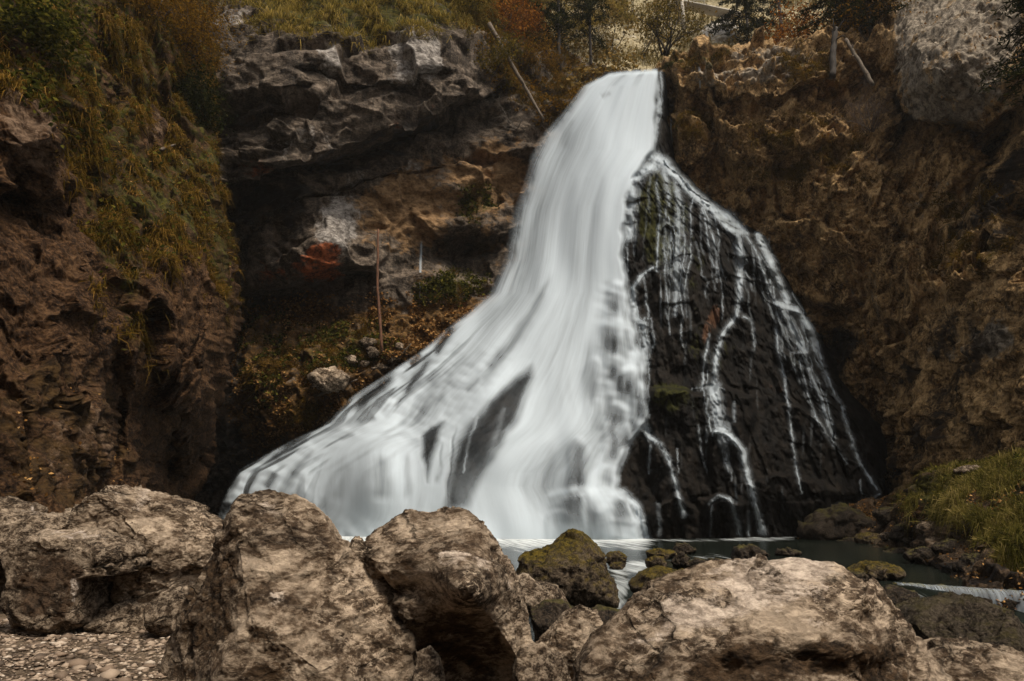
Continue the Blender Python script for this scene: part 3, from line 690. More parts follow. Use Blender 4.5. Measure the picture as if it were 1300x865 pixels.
def dome_rock(px, py):
    D, t = dome_base(px, py)
    P = place(px, py, D)
    z = P[..., 2]
    k = sstep(95, 160, py)
    q = z*.62 + .7*fbm(P*np.array([1, 1, .5]), .35, 3, off=2.2)
    saw = q - np.floor(q)
    steps = (1 - sstep(.0, .82, saw)) + sstep(.9, 1.0, saw)              # rounded rock steps
    q2 = z*1.5 + 1.0*fbm(P*np.array([1, 1, .4]), .8, 3, off=5.2)
    s2 = q2 - np.floor(q2)
    h = .75*fbm(P*np.array([1, 1, .6]), .3, 3, .5, 'b', 1.0) + .42*fbm(P*np.array([1.2, 1.2, .7]), .9, 3, .5, 'b', 4.0)
    pres = sstep(.05, .5, fbm(P, .3, 2, off=9.9))
    n_edge = pnoise(np.stack([px*.05, py*.05, px*0 + 3.7], -1))
    calm = 1 - .8*(1 - sstep(-12, 10, px - line_x(VR, py)))               # worn smooth under the main stream
    h2 = .16*facets(P*np.array([1, 1, .4]), .45, 3.0) + .30*fbm(P*np.array([1.5, 1.5, .4]), .7, 3, .5, 'b', 2.0) + .12*fbm(P*np.array([2, 2, .6]), 1.6, 4, .62, 'r')
    D = D - k*(h*.8 + calm*(.30*steps*pres + h2))
    for ln, A, dec in [([(826, 494), (880, 499), (918, 491), (955, 503)], -1.0, 85), ([(832, 350), (860, 338), (905, 350)], -.5, 60), ([(900, 544), (925, 550), (950, 575)], -.7, 70), ([(985, 384), (1012, 392), (1036, 420)], -.7, 70), ([(935, 297), (962, 294), (985, 306)], -.6, 50),
                       ([(812, 545), (830, 556), (850, 590)], -.6, 60), ([(895, 636), (915, 629), (940, 640)], -.7, 50), ([(800, 233), (830, 212), (850, 232)], -.5, 60), ([(960, 520), (1010, 512), (1050, 540)], -.6, 90), ([(1000, 450), (1030, 440), (1060, 470)], -.5, 60), ([(850, 420), (890, 408), (920, 425)], -.5, 60), ([(955, 610), (1000, 600), (1060, 620)], -.7, 80), ([(830, 640), (860, 630), (890, 650)], -.6, 50)]:
        D = D + ledge(px + 8*n_edge, py + 7*n_edge, ln, A*1.45, 4, dec*.8, 9)
    # knobs and edges that shape the water
    for cx, cy, rx, ry, A in DOME_BUMPS: D = D - A*bump2(px, py, cx, cy, rx, ry)
    return D, t
DOME_BUMPS = [(615, 545, 50, 60, 1.6), (475, 590, 45, 60, 1.4), (760, 655, 55, 40, 1.3), (785, 440, 22, 40, .8), (735, 590, 22, 50, .8), (815, 520, 16, 30, .7), (850, 600, 40, 40, .6), (930, 640, 40, 30, .6), (980, 330, 40, 20, .6), (920, 560, 40, 50, .6), (860, 250, 40, 30, .6), (545, 560, 20, 40, .6)]
# ------------------------------------------------------------------ the waterfall
v = np.arange(86, 700, 1.05); hx = np.arange(258, 1140, 1.1)
px, py = np.meshgrid(hx, v)
Lw = line_x(VL, py); Rw = line_x(VR, py)
s_lat = (px - Lw)/(Rw - Lw)
z0 = np.zeros_like(px)
def blur(a, r, axis):
    k = np.exp(-(np.arange(-2*r, 2*r+1)/r)**2); k /= k.sum()
    pad = [(0, 0), (0, 0)]; pad[axis] = (2*r, 2*r)
    return np.apply_along_axis(lambda m: np.convolve(m, k, 'valid'), axis, np.pad(a, pad, mode='edge'))
def blur_(a, r): return blur(blur(a, r, 0), r, 1)
def n2(a, b, seed): return pnoise(np.stack([a, b, z0 + seed], -1))
wob = 5*n2(py*.02, px*.01, 1.5) + 3*n2(px*.05, py*.05, 2.5)
softL = np.interp(py, [86, 150, 330, 400, 460, 700], [6, 18, 22, 12, 7, 20])*(1 + .7*sstep(480, 560, py)*n2(px*.05 + py*.03, py*.06, 61.0)); softR = np.interp(py, [86, 200, 240, 420, 700], [5, 7, 9, 9, 8])*(1 + .7*n2(py*.07, px*.02, 40.0))
dens = sstep(0, 1, (px + wob*.6 - Lw)/softL*.8)*sstep(0, 1, (Rw - px + wob*.5)/softR*.8)
dens *= 1.0
# broad streak structure in the veil, along the flow
fan = s_lat*(1 + .25*n2(py*.006, z0, 9.1))
st = .6*n2(fan*5, py*.003, 3.1) + .3*n2(fan*13, py*.004, 4.1) + .12*n2(fan*40, py*.006, 5.1)
dens *= sstep(-3, 4, py - np.interp(px, [740, 775, 800, 838], [108, 93, 90.5, 88]) - 2.2*n2(px*.09, z0, 41.0))
veil = dens*np.clip(.96 + .22*np.minimum(st, .12), 0, 1)
lower = sstep(400, 520, py)
full = dens.copy()
veil *= 1 - .30*np.exp(-((s_lat - .2 - .1*n2(py*.01, z0, 42.0))/.17)**2)*sstep(120, 180, py)*(1 - sstep(390, 440, py)) - .14*np.exp(-((s_lat - .62)/.1)**2)*sstep(200, 300, py)*(1 - sstep(420, 520, py))
veil *= 1 - .22*np.clip(n2(s_lat*12, py*.009, 43.0), 0, 1)*lower - .2*np.clip(n2(s_lat*7 + 4, py*.013, 44.0), 0, 1)*lower
veil *= np.clip(1 - .55*np.clip(-st - .12, 0, 1)*lower*1.6, 0, 1)
def gap(poly, w, a, soft=1.0):
    global veil
    d, tt = seg_dist(px + 2*wob*.5, py, poly); w = np.interp(tt, np.linspace(0, 1, len(np.atleast_1d(w))), np.atleast_1d(w))
    veil = veil*(1 - a*np.exp(-(d/w)**2*soft)*sstep(0, .25, tt + .03)*sstep(0, .25, 1.03 - tt))
def hole(poly, a, soft):
    global veil
    veil = veil*(1 - a*(1 - sstep(-soft, soft*.6, poly_sdf(px + wob*.8, py + wob*.4, poly))))
hole([(602, 527), (618, 505), (650, 478), (672, 462), (676, 480), (655, 535), (628, 585), (592, 645), (560, 650), (566, 602), (580, 560)], .93, 11)
hole([(533, 552), (545, 540), (562, 534), (556, 560), (545, 585), (541, 612), (534, 580)], .95, 7)
gap([(700, 345), (684, 385), (660, 425), (636, 452), (610, 490)], [3, 5, 8, 8, 5], .55)
gap([(676, 300), (650, 380), (600, 440), (570, 480)], [4, 7, 9, 5], .22)
gap([(660, 250), (640, 340)], [6, 8], .2)
gap([(690, 240), (664, 330), (640, 390)], [4, 6, 6], .18)
for poly, w, a in [([(580, 410), (562, 436), (550, 456)], [5, 6, 4], .9), ([(552, 452), (520, 490), (508, 505)], [4, 6, 3], .85), ([(535, 448), (520, 466)], [5, 6], .9), ([(505, 472), (478, 496), (442, 524)], [5, 9, 5], .95),
                   ([(475, 530), (455, 538)], [4, 4], .85), ([(455, 552), (430, 558)], 2.5, .4), ([(405, 545), (372, 566), (335, 592)], [3, 5, 4], .85), ([(352, 600), (338, 622)], [6, 8], .7), ([(400, 570), (372, 600), (352, 640)], [3, 5, 5], .45),
                   ([(332, 598), (312, 625), (300, 650)], [3, 3, 3], .6), ([(575, 480), (560, 505), (545, 520)], [3, 4, 3], .3), ([(610, 478), (590, 500)], 3, .35), ([(560, 560), (552, 620)], [2, 3], .5), ([(580, 540), (570, 590), (562, 640)], [1.6, 2, 3], .5),
                   ([(486, 575), (483, 640)], [10, 16], .52), ([(445, 585), (425, 640)], [5, 9], .25), ([(514, 570), (516, 640)], [4, 6], .3), ([(735, 555), (733, 625)], [9, 13], .62), ([(725, 628), (720, 672)], [10, 14], .6), ([(784, 632), (790, 676)], [10, 11], .72), ([(752, 630), (752, 676)], [4, 5], .2),
                   ([(702, 560), (690, 640)], [8, 12], .2), ([(780, 370), (778, 398)], [9, 9], .45), ([(772, 412), (768, 450)], [10, 12], .5), ([(795, 415), (799, 450)], [5, 5], .5), ([(790, 475), (788, 500)], [5, 6], .6), ([(806, 478), (808, 510)], [6, 6], .5), ([(775, 500), (775, 540)], [8, 6], .35), ([(805, 530), (806, 560)], [6, 5], .5),
                   ([(762, 124), (778, 118)], [4, 3], .25), ([(726, 150), (716, 190)], [3, 5], .16), ([(745, 430), (738, 520)], [8, 12], .12), ([(780, 545), (778, 590)], [6, 6], .4), ([(800, 570), (800, 620)], [6, 8], .3)]:
    gap(poly, w, a)
# small rounded steps of the right edge of the veil
stepx = sstep(745, 775, px)*(1 - sstep(820, 838, px))*sstep(345, 375, py)
lump = np.zeros_like(px); rimw = np.zeros_like(px)
for cx, top, w, hh, A in [(785, 358, 15, 42, .5), (780, 402, 19, 44, .6), (811, 405, 12, 34, .45), (814, 437, 10, 40, .4), (778, 449, 16, 30, .5), (798, 464, 17, 36, .6), (813, 488, 13, 40, .5), (783, 510, 15, 30, .5), (772, 530, 13, 26, .45), (794, 538, 11, 26, .5), (815, 534, 14, 34, .55), (777, 553, 14, 30, .45), (801, 560, 13, 44, .45), (774, 577, 16, 46, .4), (735, 553, 16, 84, .6), (760, 622, 62, 66, .62), (712, 645, 22, 46, .4), (818, 600, 9, 60, .3), (758, 505, 14, 40, .25), (752, 450, 14, 60, .2)]:
    uu = (px + wob*.5 - cx)/w; fr = (py + wob*.4 - top - .30*hh*uu*uu)/hh
    ins = np.clip(1 - uu**4, 0, 1)*sstep(-.02, .10, fr)*(1 - sstep(.85, 1.3, fr))
    lump = np.maximum(lump, ins*(1 - .6*np.clip(fr, 0, 1))*min(1, w/16))
    veil *= 1 - A*1.3*ins*sstep(.15, .8, fr)*(1 - .7*np.abs(uu))*np.clip(.95 + 1.0*n2(px*.11, py*.012, 33.0), .1, 1.15)
    rimw = np.maximum(rimw, .8*A*np.clip(1 - uu**4, 0, 1)*np.exp(-((fr - .07)/.10)**2)*np.clip(.5 + 1.2*n2(px*.06, py*.03, 31.0), 0, 1))
veil = np.maximum(veil, rimw*full)
# rivulets parting over the rocks along the far edge of the fan
band = sstep(400, 440, py)*(1 - sstep(0, .34, s_lat))
ng = n2(s_lat*26 + .5*n2(py*.02, px*.02, 21.0), py*.012 + 3*s_lat, 22.0) + .5*n2(s_lat*60, py*.03, 23.0)
veil *= 1 - .9*band*sstep(.10, .38, ng)
curtain = blob(px, py, 470, 612, 84, 58, 0, .35)
bandc = 1 - curtain
band2 = bandc*sstep(440, 500, py)*(1 - sstep(.18, .5, s_lat))
ng2 = n2(s_lat*19 + .4*n2(py*.03, px*.03, 51.0), py*.016, 52.0) + .4*n2(s_lat*44, py*.03, 53.0)
veil *= 1 - .55*band2*sstep(.16, .5, ng2)
lips = n2(px*.045 + py*.02, py*.085 - px*.03, 54.0)
lipz = np.maximum(bandc*sstep(420, 470, py)*(1 - sstep(.3, .55, s_lat)), .8*stepx)
veil *= 1 - .34*lipz*np.clip(lips, 0, 1)*1.4
lipd = blur_(np.clip(-lips, 0, 1)*lipz, 2)
# rivulets
extra = np.zeros_like(px)
def riv(poly, w, a=.9, j=1.5):
    global extra
    d, tt = seg_dist(px + j*n2(py*.08, z0, len(poly)*1.3) + .8*j*n2(py*.25, z0, 3.3), py, poly)
    w = np.interp(tt, np.linspace(0, 1, len(np.atleast_1d(w))), np.atleast_1d(w)) if np.ndim(w) else w
    var = .72 + .4*n2(py*.06, px*.05, 7.7)
    extra = np.maximum(extra, a*var*np.exp(-(d/w)**2))
for poly, w, a in [
    ([(832, 96), (837, 130), (834, 160), (826, 195)], [4, 3, 2.5, 3], .95), ([(839, 92), (841, 120), (838, 150), (828, 200)], 1.8, .7), ([(834, 160), (832, 205)], 2, .6),
    ([(820, 192), (842, 206), (862, 228), (882, 247), (905, 266), (926, 277), (944, 292)], [9, 6, 5, 4.5, 5, 7, 4], 1), ([(905, 268), (925, 290), (946, 297)], [3, 4, 4], .85), ([(918, 274), (938, 286), (948, 296)], [3, 5, 3], .75),
    ([(838, 207), (815, 216), (802, 238), (799, 300)], [8, 7, 7, 6], .9), ([(842, 212), (848, 240), (850, 262)], [4, 4, 2], .7), ([(858, 230), (862, 255), (861, 300), (859, 345), (857, 400)], [4, 4, 4, 4.5, 2.5], .62), ([(866, 300), (868, 262)], 1.5, .4),
    ([(833, 230), (838, 270), (833, 345)], [2, 2, 1.5], .45), ([(846, 262), (843, 330)], 1.6, .4), ([(870, 308), (862, 322), (858, 350)], [1.5, 2, 2.5], .45),
    ([(829, 340), (813, 352), (804, 366), (806, 405)], [1.8, 2.6, 3.2, 3.5], .75), ([(818, 352), (821, 385), (824, 405)], 1.3, .5), ([(806, 404), (818, 412), (820, 440), (816, 470)], [4, 4, 5, 5], .8),
    ([(937, 297), (941, 340), (938, 385), (934, 402), (916, 428), (909, 460), (907, 492)], [5, 5, 3.5, 3, 2.5, 3, 3], .85), ([(948, 300), (960, 318), (968, 342), (978, 372), (982, 385)], [2.5, 2, 1.8, 1.5, 1], .55), ([(955, 310), (958, 350)], 1.2, .4),
    ([(907, 492), (911, 525), (916, 545)], [7, 7.5, 8], .9), ([(908, 548), (926, 553), (942, 572), (949, 600), (956, 630), (968, 676)], [3, 4, 3.8, 3, 3, 4], .9), ([(914, 548), (922, 580), (925, 600)], [5, 4, 2], .45), ([(901, 425), (894, 460), (892, 494)], [1.5, 1.8, 2], .6), ([(898, 470), (897, 494)], 1.2, .5), ([(880, 494), (910, 490), (920, 495)], 1.2, .5),
    ([(962, 298), (974, 322), (988, 356), (1001, 384)], [3.5, 5, 5, 4], .95), ([(988, 386), (1012, 394), (1030, 418), (1043, 455)], [5, 5, 3.5, 2.5], .8), ([(990, 388), (1004, 410), (1018, 440), (1024, 452)], [5, 6, 5, 3], .6), ([(1012, 436), (1028, 470), (1042, 505), (1052, 540), (1060, 556)], [2, 2.5, 2.5, 3, 2], .65), ([(1026, 410), (1034, 440), (1050, 478), (1068, 515), (1080, 556), (1092, 588), (1114, 622)], [2.5, 3, 2.3, 2, 2.5, 2, 2], .6), ([(1030, 520), (1050, 552), (1075, 588)], [1.5, 2.5, 1.5], .4),
    ([(944, 402), (954, 406), (958, 440)], [2, 1.6, 1.2], .4), ([(986, 415), (988, 445), (994, 470), (1000, 505), (1006, 560), (1012, 600), (1018, 628)], [1.6, 2, 1.6, 1.6, 1.8, 1.5, 1], .55), ([(932, 510), (933, 535)], 1.8, .45), ([(886, 540), (892, 580), (898, 600)], 1.2, .3),
    ([(818, 540), (825, 556), (838, 564), (850, 585), (858, 618), (868, 655)], [4, 3, 2.5, 2.3, 2.2, 3], .65), ([(812, 540), (798, 566), (790, 590)], [2, 2.5, 2], .7), ([(826, 566), (823, 600)], 1.5, .4), ([(860, 570), (861, 600)], 1, .35),
    ([(900, 640), (912, 630), (926, 634), (936, 660), (940, 680)], [1.5, 2.5, 2.5, 3, 2.5], .42), ([(903, 640), (902, 680)], 1.2, .3), ([(950, 650), (951, 680)], 1.5, .35), ([(835, 640), (838, 680)], 2.5, .3),
    ([(700, 628), (730, 622), (760, 620), (790, 626), (808, 644), (818, 672), (820, 690)], [6, 5, 5, 5, 5, 5, 5], .9), ([(795, 630), (803, 660), (806, 690)], 2.2, .7), ([(740, 625), (742, 688)], 4, .45), ([(768, 625), (770, 688)], 8, .65),
    ([(1116, 628), (1098, 640), (1084, 646), (1066, 648)], [1.8, 2.5, 3, 2], .8), ([(1093, 610), (1094, 640)], 1.2, .4),
    ([(600, 529), (617, 507), (648, 478), (672, 460)], [2.5, 3.5, 4, 3], .75), ([(606, 530), (596, 556), (588, 600)], [2.5, 2, 1.5], .5), ([(531, 556), (543, 541), (562, 533)], [2, 3, 2.5], .7), ([(570, 540), (562, 570), (556, 610), (552, 640)], [4, 4, 4, 4], .55), ([(640, 520), (625, 570), (604, 625)], [3, 5, 6], .22), ([(395, 560), (440, 545), (500, 541), (530, 550)], [4, 7, 7, 4], .8)]:  # strokes along the gap lips put a lit edge in as white water
    riv(poly, w, a)
# many thin strands running down the dark cone
rr = np.random.default_rng(21)
SRC = [[(836, 205), (900, 262), (945, 292)], [(800, 238), (835, 212)], [(940, 300), (985, 360), (1030, 420)], [(900, 490), (925, 550)], [(805, 360), (822, 470)], [(830, 260), (880, 310)], [(990, 388), (1050, 480)]]
for k in range(62):
    src = np.array(SRC[rr.integers(len(SRC))], float); q = rr.random()*(len(src)-1); i = int(q); p0 = src[i]*(1-q+i) + src[i+1]*(q-i)
    n = int(rr.uniform(3, 11)); pts = [p0 + rr.normal(size=2)*[7, 7]]
    lean = (p0[0] - 830)/190*.45
    for j in range(n): pts.append(pts[-1] + np.array([lean*16*rr.uniform(.2, 1.1) + rr.normal()*2.2, 15*rr.uniform(.6, 1.3)]))
    riv(pts, np.linspace(1.0, .8, 6)*rr.uniform(.8, 1.7), rr.uniform(.16, .55), 1.2)
soft_halo = blur_(extra, 4)
extra = np.maximum(extra, .3*soft_halo)
# fine threads over the dark rock right of the veil
reg = np.maximum.reduce([blob(px, py, 850, 290, 55, 60), .9*blob(px, py, 845, 380, 45, 40), .8*blob(px, py, 965, 345, 50, 50), .4*blob(px, py, 900, 420, 60, 60), .3*blob(px, py, 960, 560, 110, 100)])
th = n2(px*.22 + .6*n2(py*.02, z0, 8.8), py*.012, 12.2)
extra = np.maximum(extra, np.clip(reg*sstep(.34, .8, th)*.5*(.6 + .6*n2(px*.06, py*.02, 13.1)), 0, 1))
# soft spray where the veil lands
mist = .85*np.exp(-((py - 680)/20)**2)*sstep(400, 470, px)*(1 - sstep(800, 835, px)) + .35*blob(px, py, 640, 640, 60, 50) + .3*blob(px, py, 470, 545, 60, 24)
dens = np.clip(1 - (1 - np.clip(veil, 0, 1))*(1 - np.clip(extra, 0, 1))*(1 - .8*mist*dens), 0, 1)
dome_D, t = dome_rock(px, py)
# smooth the bed under thick water
sm = blur(blur(dome_D, 34, 0), 9, 1) - .1
step_zone = sstep(755, 785, px)*sstep(350, 385, py)
thick = blur(blur(full, 6, 0), 6, 1)
kt = sstep(.15, .85, thick)
kt = np.maximum(kt, (1 - sstep(.02, .2, s_lat))*(1 - sstep(395, 430, py)))
Dw = dome_D*(1-kt) + kt*(sm*(1-step_zone) + sm*step_zone) - (.22*blur_(lump, 3) + .10*lipd)*sstep(.2, .8, thick)
Dw = Dw - .05 - .10*dens - (.25 + .20*n2(fan*8, py*.003, 15.1))*sstep(.1, .9, thick)
def sample(a, x, y):
    i = np.clip(((y - 86)/1.05).round().astype(int), 0, a.shape[0]-1); j = np.clip(((x - 258)/1.1).round().astype(int), 0, a.shape[1]-1)
    return a[i, j]
ph = place(px, py, Dw)
keep = (dens > .02) & (ph[..., 2] > -.25)
f = grid_faces(*px.shape, keep=keep)
flow = np.stack([np.where(s_lat < 1.02, s_lat*1.6*(1-curtain) + curtain*(px - 300)/330, 1.6 + (px - Rw)/140), (py - 86)/150, z0], -1)
V, f, A = compact(ph, f, dict(dens=dens*1.0, flow=flow))
WF = mesh_obj('waterfall_water', V, f, M_WATER, None, A)
tag(WF, 'tall white waterfall fanning out over the dark rock cone into the pool', 'waterfall', kind='structure')

v = np.arange(91, 722, 1.3); u = np.linspace(0, 1, 560)
L = line_x(DOME_L, v)[:, None]; R = line_x(DOME_R, v)[:, None]
py = np.repeat(v[:, None], len(u), 1); px = L + u[None]*(R-L)
rim = 8*pnoise(np.stack([py*.03, py*0, py*0 + 6.6], -1)) + 5*pnoise(np.stack([py*.10, py*0, py*0 + 2.6], -1))
px = px + rim*sstep(.85, 1, u)[None]*sstep(150, 240, py)
Dk, t = dome_rock(px, py)
Dk = Dk + .35*sample(thick, px, py)                                  # the bed under the main stream is worn back
Dk = Dk + 3.0*(1 - np.sqrt(1 - np.clip(1 - t/.07, 0, .999)**2)) + 2.0*(1 - np.sqrt(1 - np.clip(1 - (1-t)/.06, 0, .999)**2))
def dome_masks(px, py, P):
    x, y = warp(px, py, P, 12)
    return dict(moss=.62*blob(x, y, 835, 260, 32, 60) + .42*blob(x, y, 862, 330, 40, 70) + .36*blob(x, y, 850, 500, 26, 20) + .34*blob(x, y, 960, 330, 30, 20) + .34*blob(x, y, 1010, 470, 22, 30) + .3*blob(x, y, 880, 620, 30, 16) + .3*blob(x, y, 870, 480, 60, 60) + .6*blob(x, y, 925, 282, 24, 10, 30) + .25*blob(x, y, 940, 420, 60, 60),
                rust=.5*blob(x, y, 900, 415, 9, 24, 10) + .3*blob(x, y, 912, 380, 16, 30) + .4*blob(x, y, 980, 495, 20, 10))
DOME = make_relief('fall_rock', px, py, Dk, M_DOME, dome_masks, 'black wet mossy rock cone under and beside the falling water', 'rock face', back=('R', 'L', 'T'))

# ------------------------------------------------------------------ ground, pool, stream
def ground_z(x, y):
    z = np.full(np.shape(x), -.75)
    left = sstep(-1.1, -2.4, x - .18*(y - 6))*(1 - sstep(12, 16, y))
    z = z + left*.85
    z = np.maximum(z, -.75 + .95*(1 - sstep(3.2, 4.6, y)))
    z = z + np.maximum(0, -y - 4)*.95  # unseen steep rise behind the camera, added to hold back low sky light
    return z
gx = np.concatenate([np.linspace(-120, -12, 40), np.linspace(-11.9, 12, 330), np.linspace(12.4, 120, 40)])
gy = np.concatenate([np.linspace(-60, 2, 40), np.linspace(2.1, 18, 240), np.linspace(18.5, 160, 70)])
X, Y = np.meshgrid(gx, gy); Z = ground_z(X, Y)
Pg = np.stack([X, Y, Z], -1)
near = ((np.abs(X) < 12.1) & (Y > 2) & (Y < 18.1))
Z = Z + np.where(near, .06*fbm(Pg, .8, 3) + .025*fbm(Pg, 4, 3), .4*fbm(Pg, .1, 3))
Pg[..., 2] = Z
g = mesh_obj('ground', Pg, grid_faces(*X.shape), M_GROUND); tag(g, 'dark stony ground of the gorge floor and pool bed', 'ground', kind='structure')

def water_z(x, y):
    drop = sstep(13.9, 12.2, y + .05*x)
    return -.42*drop
wx = np.linspace(-20, 22, 420); wy = np.concatenate([np.linspace(7.5, 17, 220), np.linspace(17.1, 42, 130)])
X, Y = np.meshgrid(wx, wy); Zw = water_z(X, Y)
Pw = np.stack([X, Y, Zw], -1)
rap = sstep(13.9, 12.8, Y + .05*X)*sstep(10.2, 11.6, Y + .05*X)
Pw[..., 2] += .035*rap*fbm(Pw, 1.6, 3) + .006*fbm(Pw, 2.5, 2)
qx, qy = seen(Pw)
foam = .95*np.exp(-np.maximum(0, (qy - 683 - 4*pnoise(np.stack([qx*.02, 0*qx, 0*qx], -1)))/15)**2)*sstep(380, 430, qx)*(1 - sstep(805, 845, qx)) + .5*blob(qx, qy, 965, 684, 45, 3.5) + .35*blob(qx, qy, 880, 686, 60, 2)
swirl = np.maximum.reduce([.62*blob(qx, qy, 800, 722, 32, 9, -10), .5*blob(qx, qy, 786, 745, 13, 26, 8), .6*blob(qx, qy, 770, 772, 40, 12, -8), .3*blob(qx, qy, 900, 712, 60, 8), .5*blob(qx, qy, 1150, 757, 25, 7, 12)])
foam = np.maximum(foam, swirl)
A = dict(foam=foam, flow=np.stack([X*.8 + .3*pnoise(Pw*.4), Y*1.0, 0*X], -1))
A['flow'] = np.stack([X + .25*Y, Y*.6, 0*X], -1)
p = mesh_obj('pool_water', Pw, grid_faces(*X.shape), M_POOL, None, A); tag(p, 'calm grey green pool and its outflow below the waterfall', 'pool', kind='structure')

# low weir on the right: a lip of water falling to the lower stream
n = 160; a = place(1140, 745, 13.6); b = place(1330, 760, 12.2)
tt = np.linspace(0, 1, n); prof = np.array([[0, .25, .0], [0, .1, .015], [0, .0, .0], [0, -.06, -.08], [0, -.09, -.2], [0, -.11, -.34], [0, -.16, -.42]])
base = a[None]*(1-tt)[:, None] + b[None]*tt[:, None]; base[:, 2] = .02 + .015*pnoise(np.stack([tt*9, 0*tt, 0*tt], -1))
base[:, 1] += .10*pnoise(np.stack([tt*7, 0*tt, 0*tt + 2], -1))
V = base[None] + prof[:, None]*np.array([1, 1, 1])
den = np.repeat(np.array([.05, .2, .35, .55, .6, .7, .8])[:, None], n, 1)*(.75 + .5*pnoise(np.stack([tt*45, 0*tt, 0*tt], -1)))[None]
fl = np.stack([np.repeat(tt[None]*2.2, 7, 0), np.repeat(np.linspace(0, .5, 7)[:, None], n, 1), np.zeros((7, n))], -1)
o = mesh_obj('weir_water', V, grid_faces(7, n), M_WATER, None, dict(dens=np.clip(den, 0, 1), flow=fl)); tag(o, 'thin curtain of water over the low weir at the right', 'weir', kind='structure')
mb = MB(); P2 = base.copy(); P2[:, 2] -= .26; P2[:, 1] += .22
mb.tube(P2[::4], .26, 10, .25)
o = mb.build('weir_stone', M_DARKST); tag(o, 'dark stone sill under the thin curtain of water', 'weir sill')

# rising bank on the right
bank_tps = TPS([(985, 700, 29.2), (1030, 690, 28.4), (1100, 690, 25.5), (1120, 640, 28), (1060, 660, 28.6), (1160, 745, 16.5), (1160, 640, 22), (1120, 730, 20), (1200, 748, 14.4), (1200, 605, 20), (1300, 745, 13.0), (1300, 585, 17.2), (1300, 650, 15), (1220, 660, 17.2), (1420, 745, 11), (1420, 560, 14.5), (1240, 700, 14.9), (1000, 760, 27), (1200, 800, 14.2), (1420, 800, 11), (1100, 800, 20)], .002)
BTOP = lambda u: np.interp(u, [985, 1020, 1050, 1075, 1105, 1130, 1150, 1175, 1200, 1240, 1280, 1320, 1420], [698, 672, 655, 643, 634, 632, 622, 604, 596, 590, 582, 572, 555])
u = np.arange(985, 1420, 1.25); v = np.linspace(0, 1, 190)[:, None]
tp = (BTOP(u) + 3*pnoise(np.stack([u*.06, 0*u, 0*u], -1)) + 2*pnoise(np.stack([u*.2, 0*u, 0*u + 4], -1)))[None]
py = tp + v*(800 - tp); px = np.repeat(u[None], len(v), 0)
D = bank_tps(px, py); P = place(px, py, D)
D = D + .9*np.exp(-v*14) + 0*px
D = D + ledge(px, py, [(1120, 690), (1160, 672), (1220, 690), (1290, 712), (1400, 712)], .5, 6, 25)
def bank_masks(px, py, P):
    x, y = warp(px, py, P, 6, .8)
    grassy = 1 - sstep(-6, 14, poly_sdf(x, y, [(1148, 632), (1170, 606), (1210, 592), (1330, 560), (1440, 540), (1440, 730), (1310, 720), (1270, 700), (1235, 668), (1200, 655), (1165, 655)]))
    return dict(grassy=grassy, moss=.6*grassy + .55*blob(x, y, 1115, 700, 24, 12) + .4*blob(x, y, 1100, 722, 40, 8), soil=.5*grassy + .45*blob(x, y, 1120, 645, 50, 20), pale=.35*blob(x, y, 1235, 598, 20, 7, -12) + .4*blob(x, y, 1190, 690, 30, 14) + .32*blob(x, y, 1060, 680, 30, 16), wet=.5*blob(x, y, 1240, 730, 100, 22) + .5*blob(x, y, 1020, 690, 40, 25) + .4*blob(x, y, 1140, 720, 60, 20))
BANK = make_relief('bank_terrain', px, py, D, M_BANK, bank_masks, 'stony bank with grass on top at the right edge of the pool', 'bank', back=('T',), height=lambda px, py, P: .35*fbm(P, .4, 3) + .34*facets(P, .7, 2.0) + .22*facets(P, 1.7, 6.0) + .10*facets(P, 4.0, 9.0) + .12*fbm(P, 2, 4, .6, 'r'))
# ------------------------------------------------------------------ boulders
import bmesh
ICO = {}
def ico(level):
    if level not in ICO:
        bm = bmesh.new(); bmesh.ops.create_icosphere(bm, subdivisions=level, radius=1.0)
        V = np.array([v.co[:] for v in bm.verts]); f = np.array([[v.index for v in q.verts] for q in bm.faces], np.int32); bm.free()
        ICO[level] = (V/np.linalg.norm(V, axis=1)[:, None], f)
    return ICO[level]

def vnormals(V, f):
    n = np.cross(V[f[:, 1]]-V[f[:, 0]], V[f[:, 2]]-V[f[:, 0]])
    N = np.stack([sum(np.bincount(f[:, k], n[:, c], len(V)) for k in range(3)) for c in range(3)], -1)
    return N/(np.linalg.norm(N, axis=1)[:, None] + 1e-12)

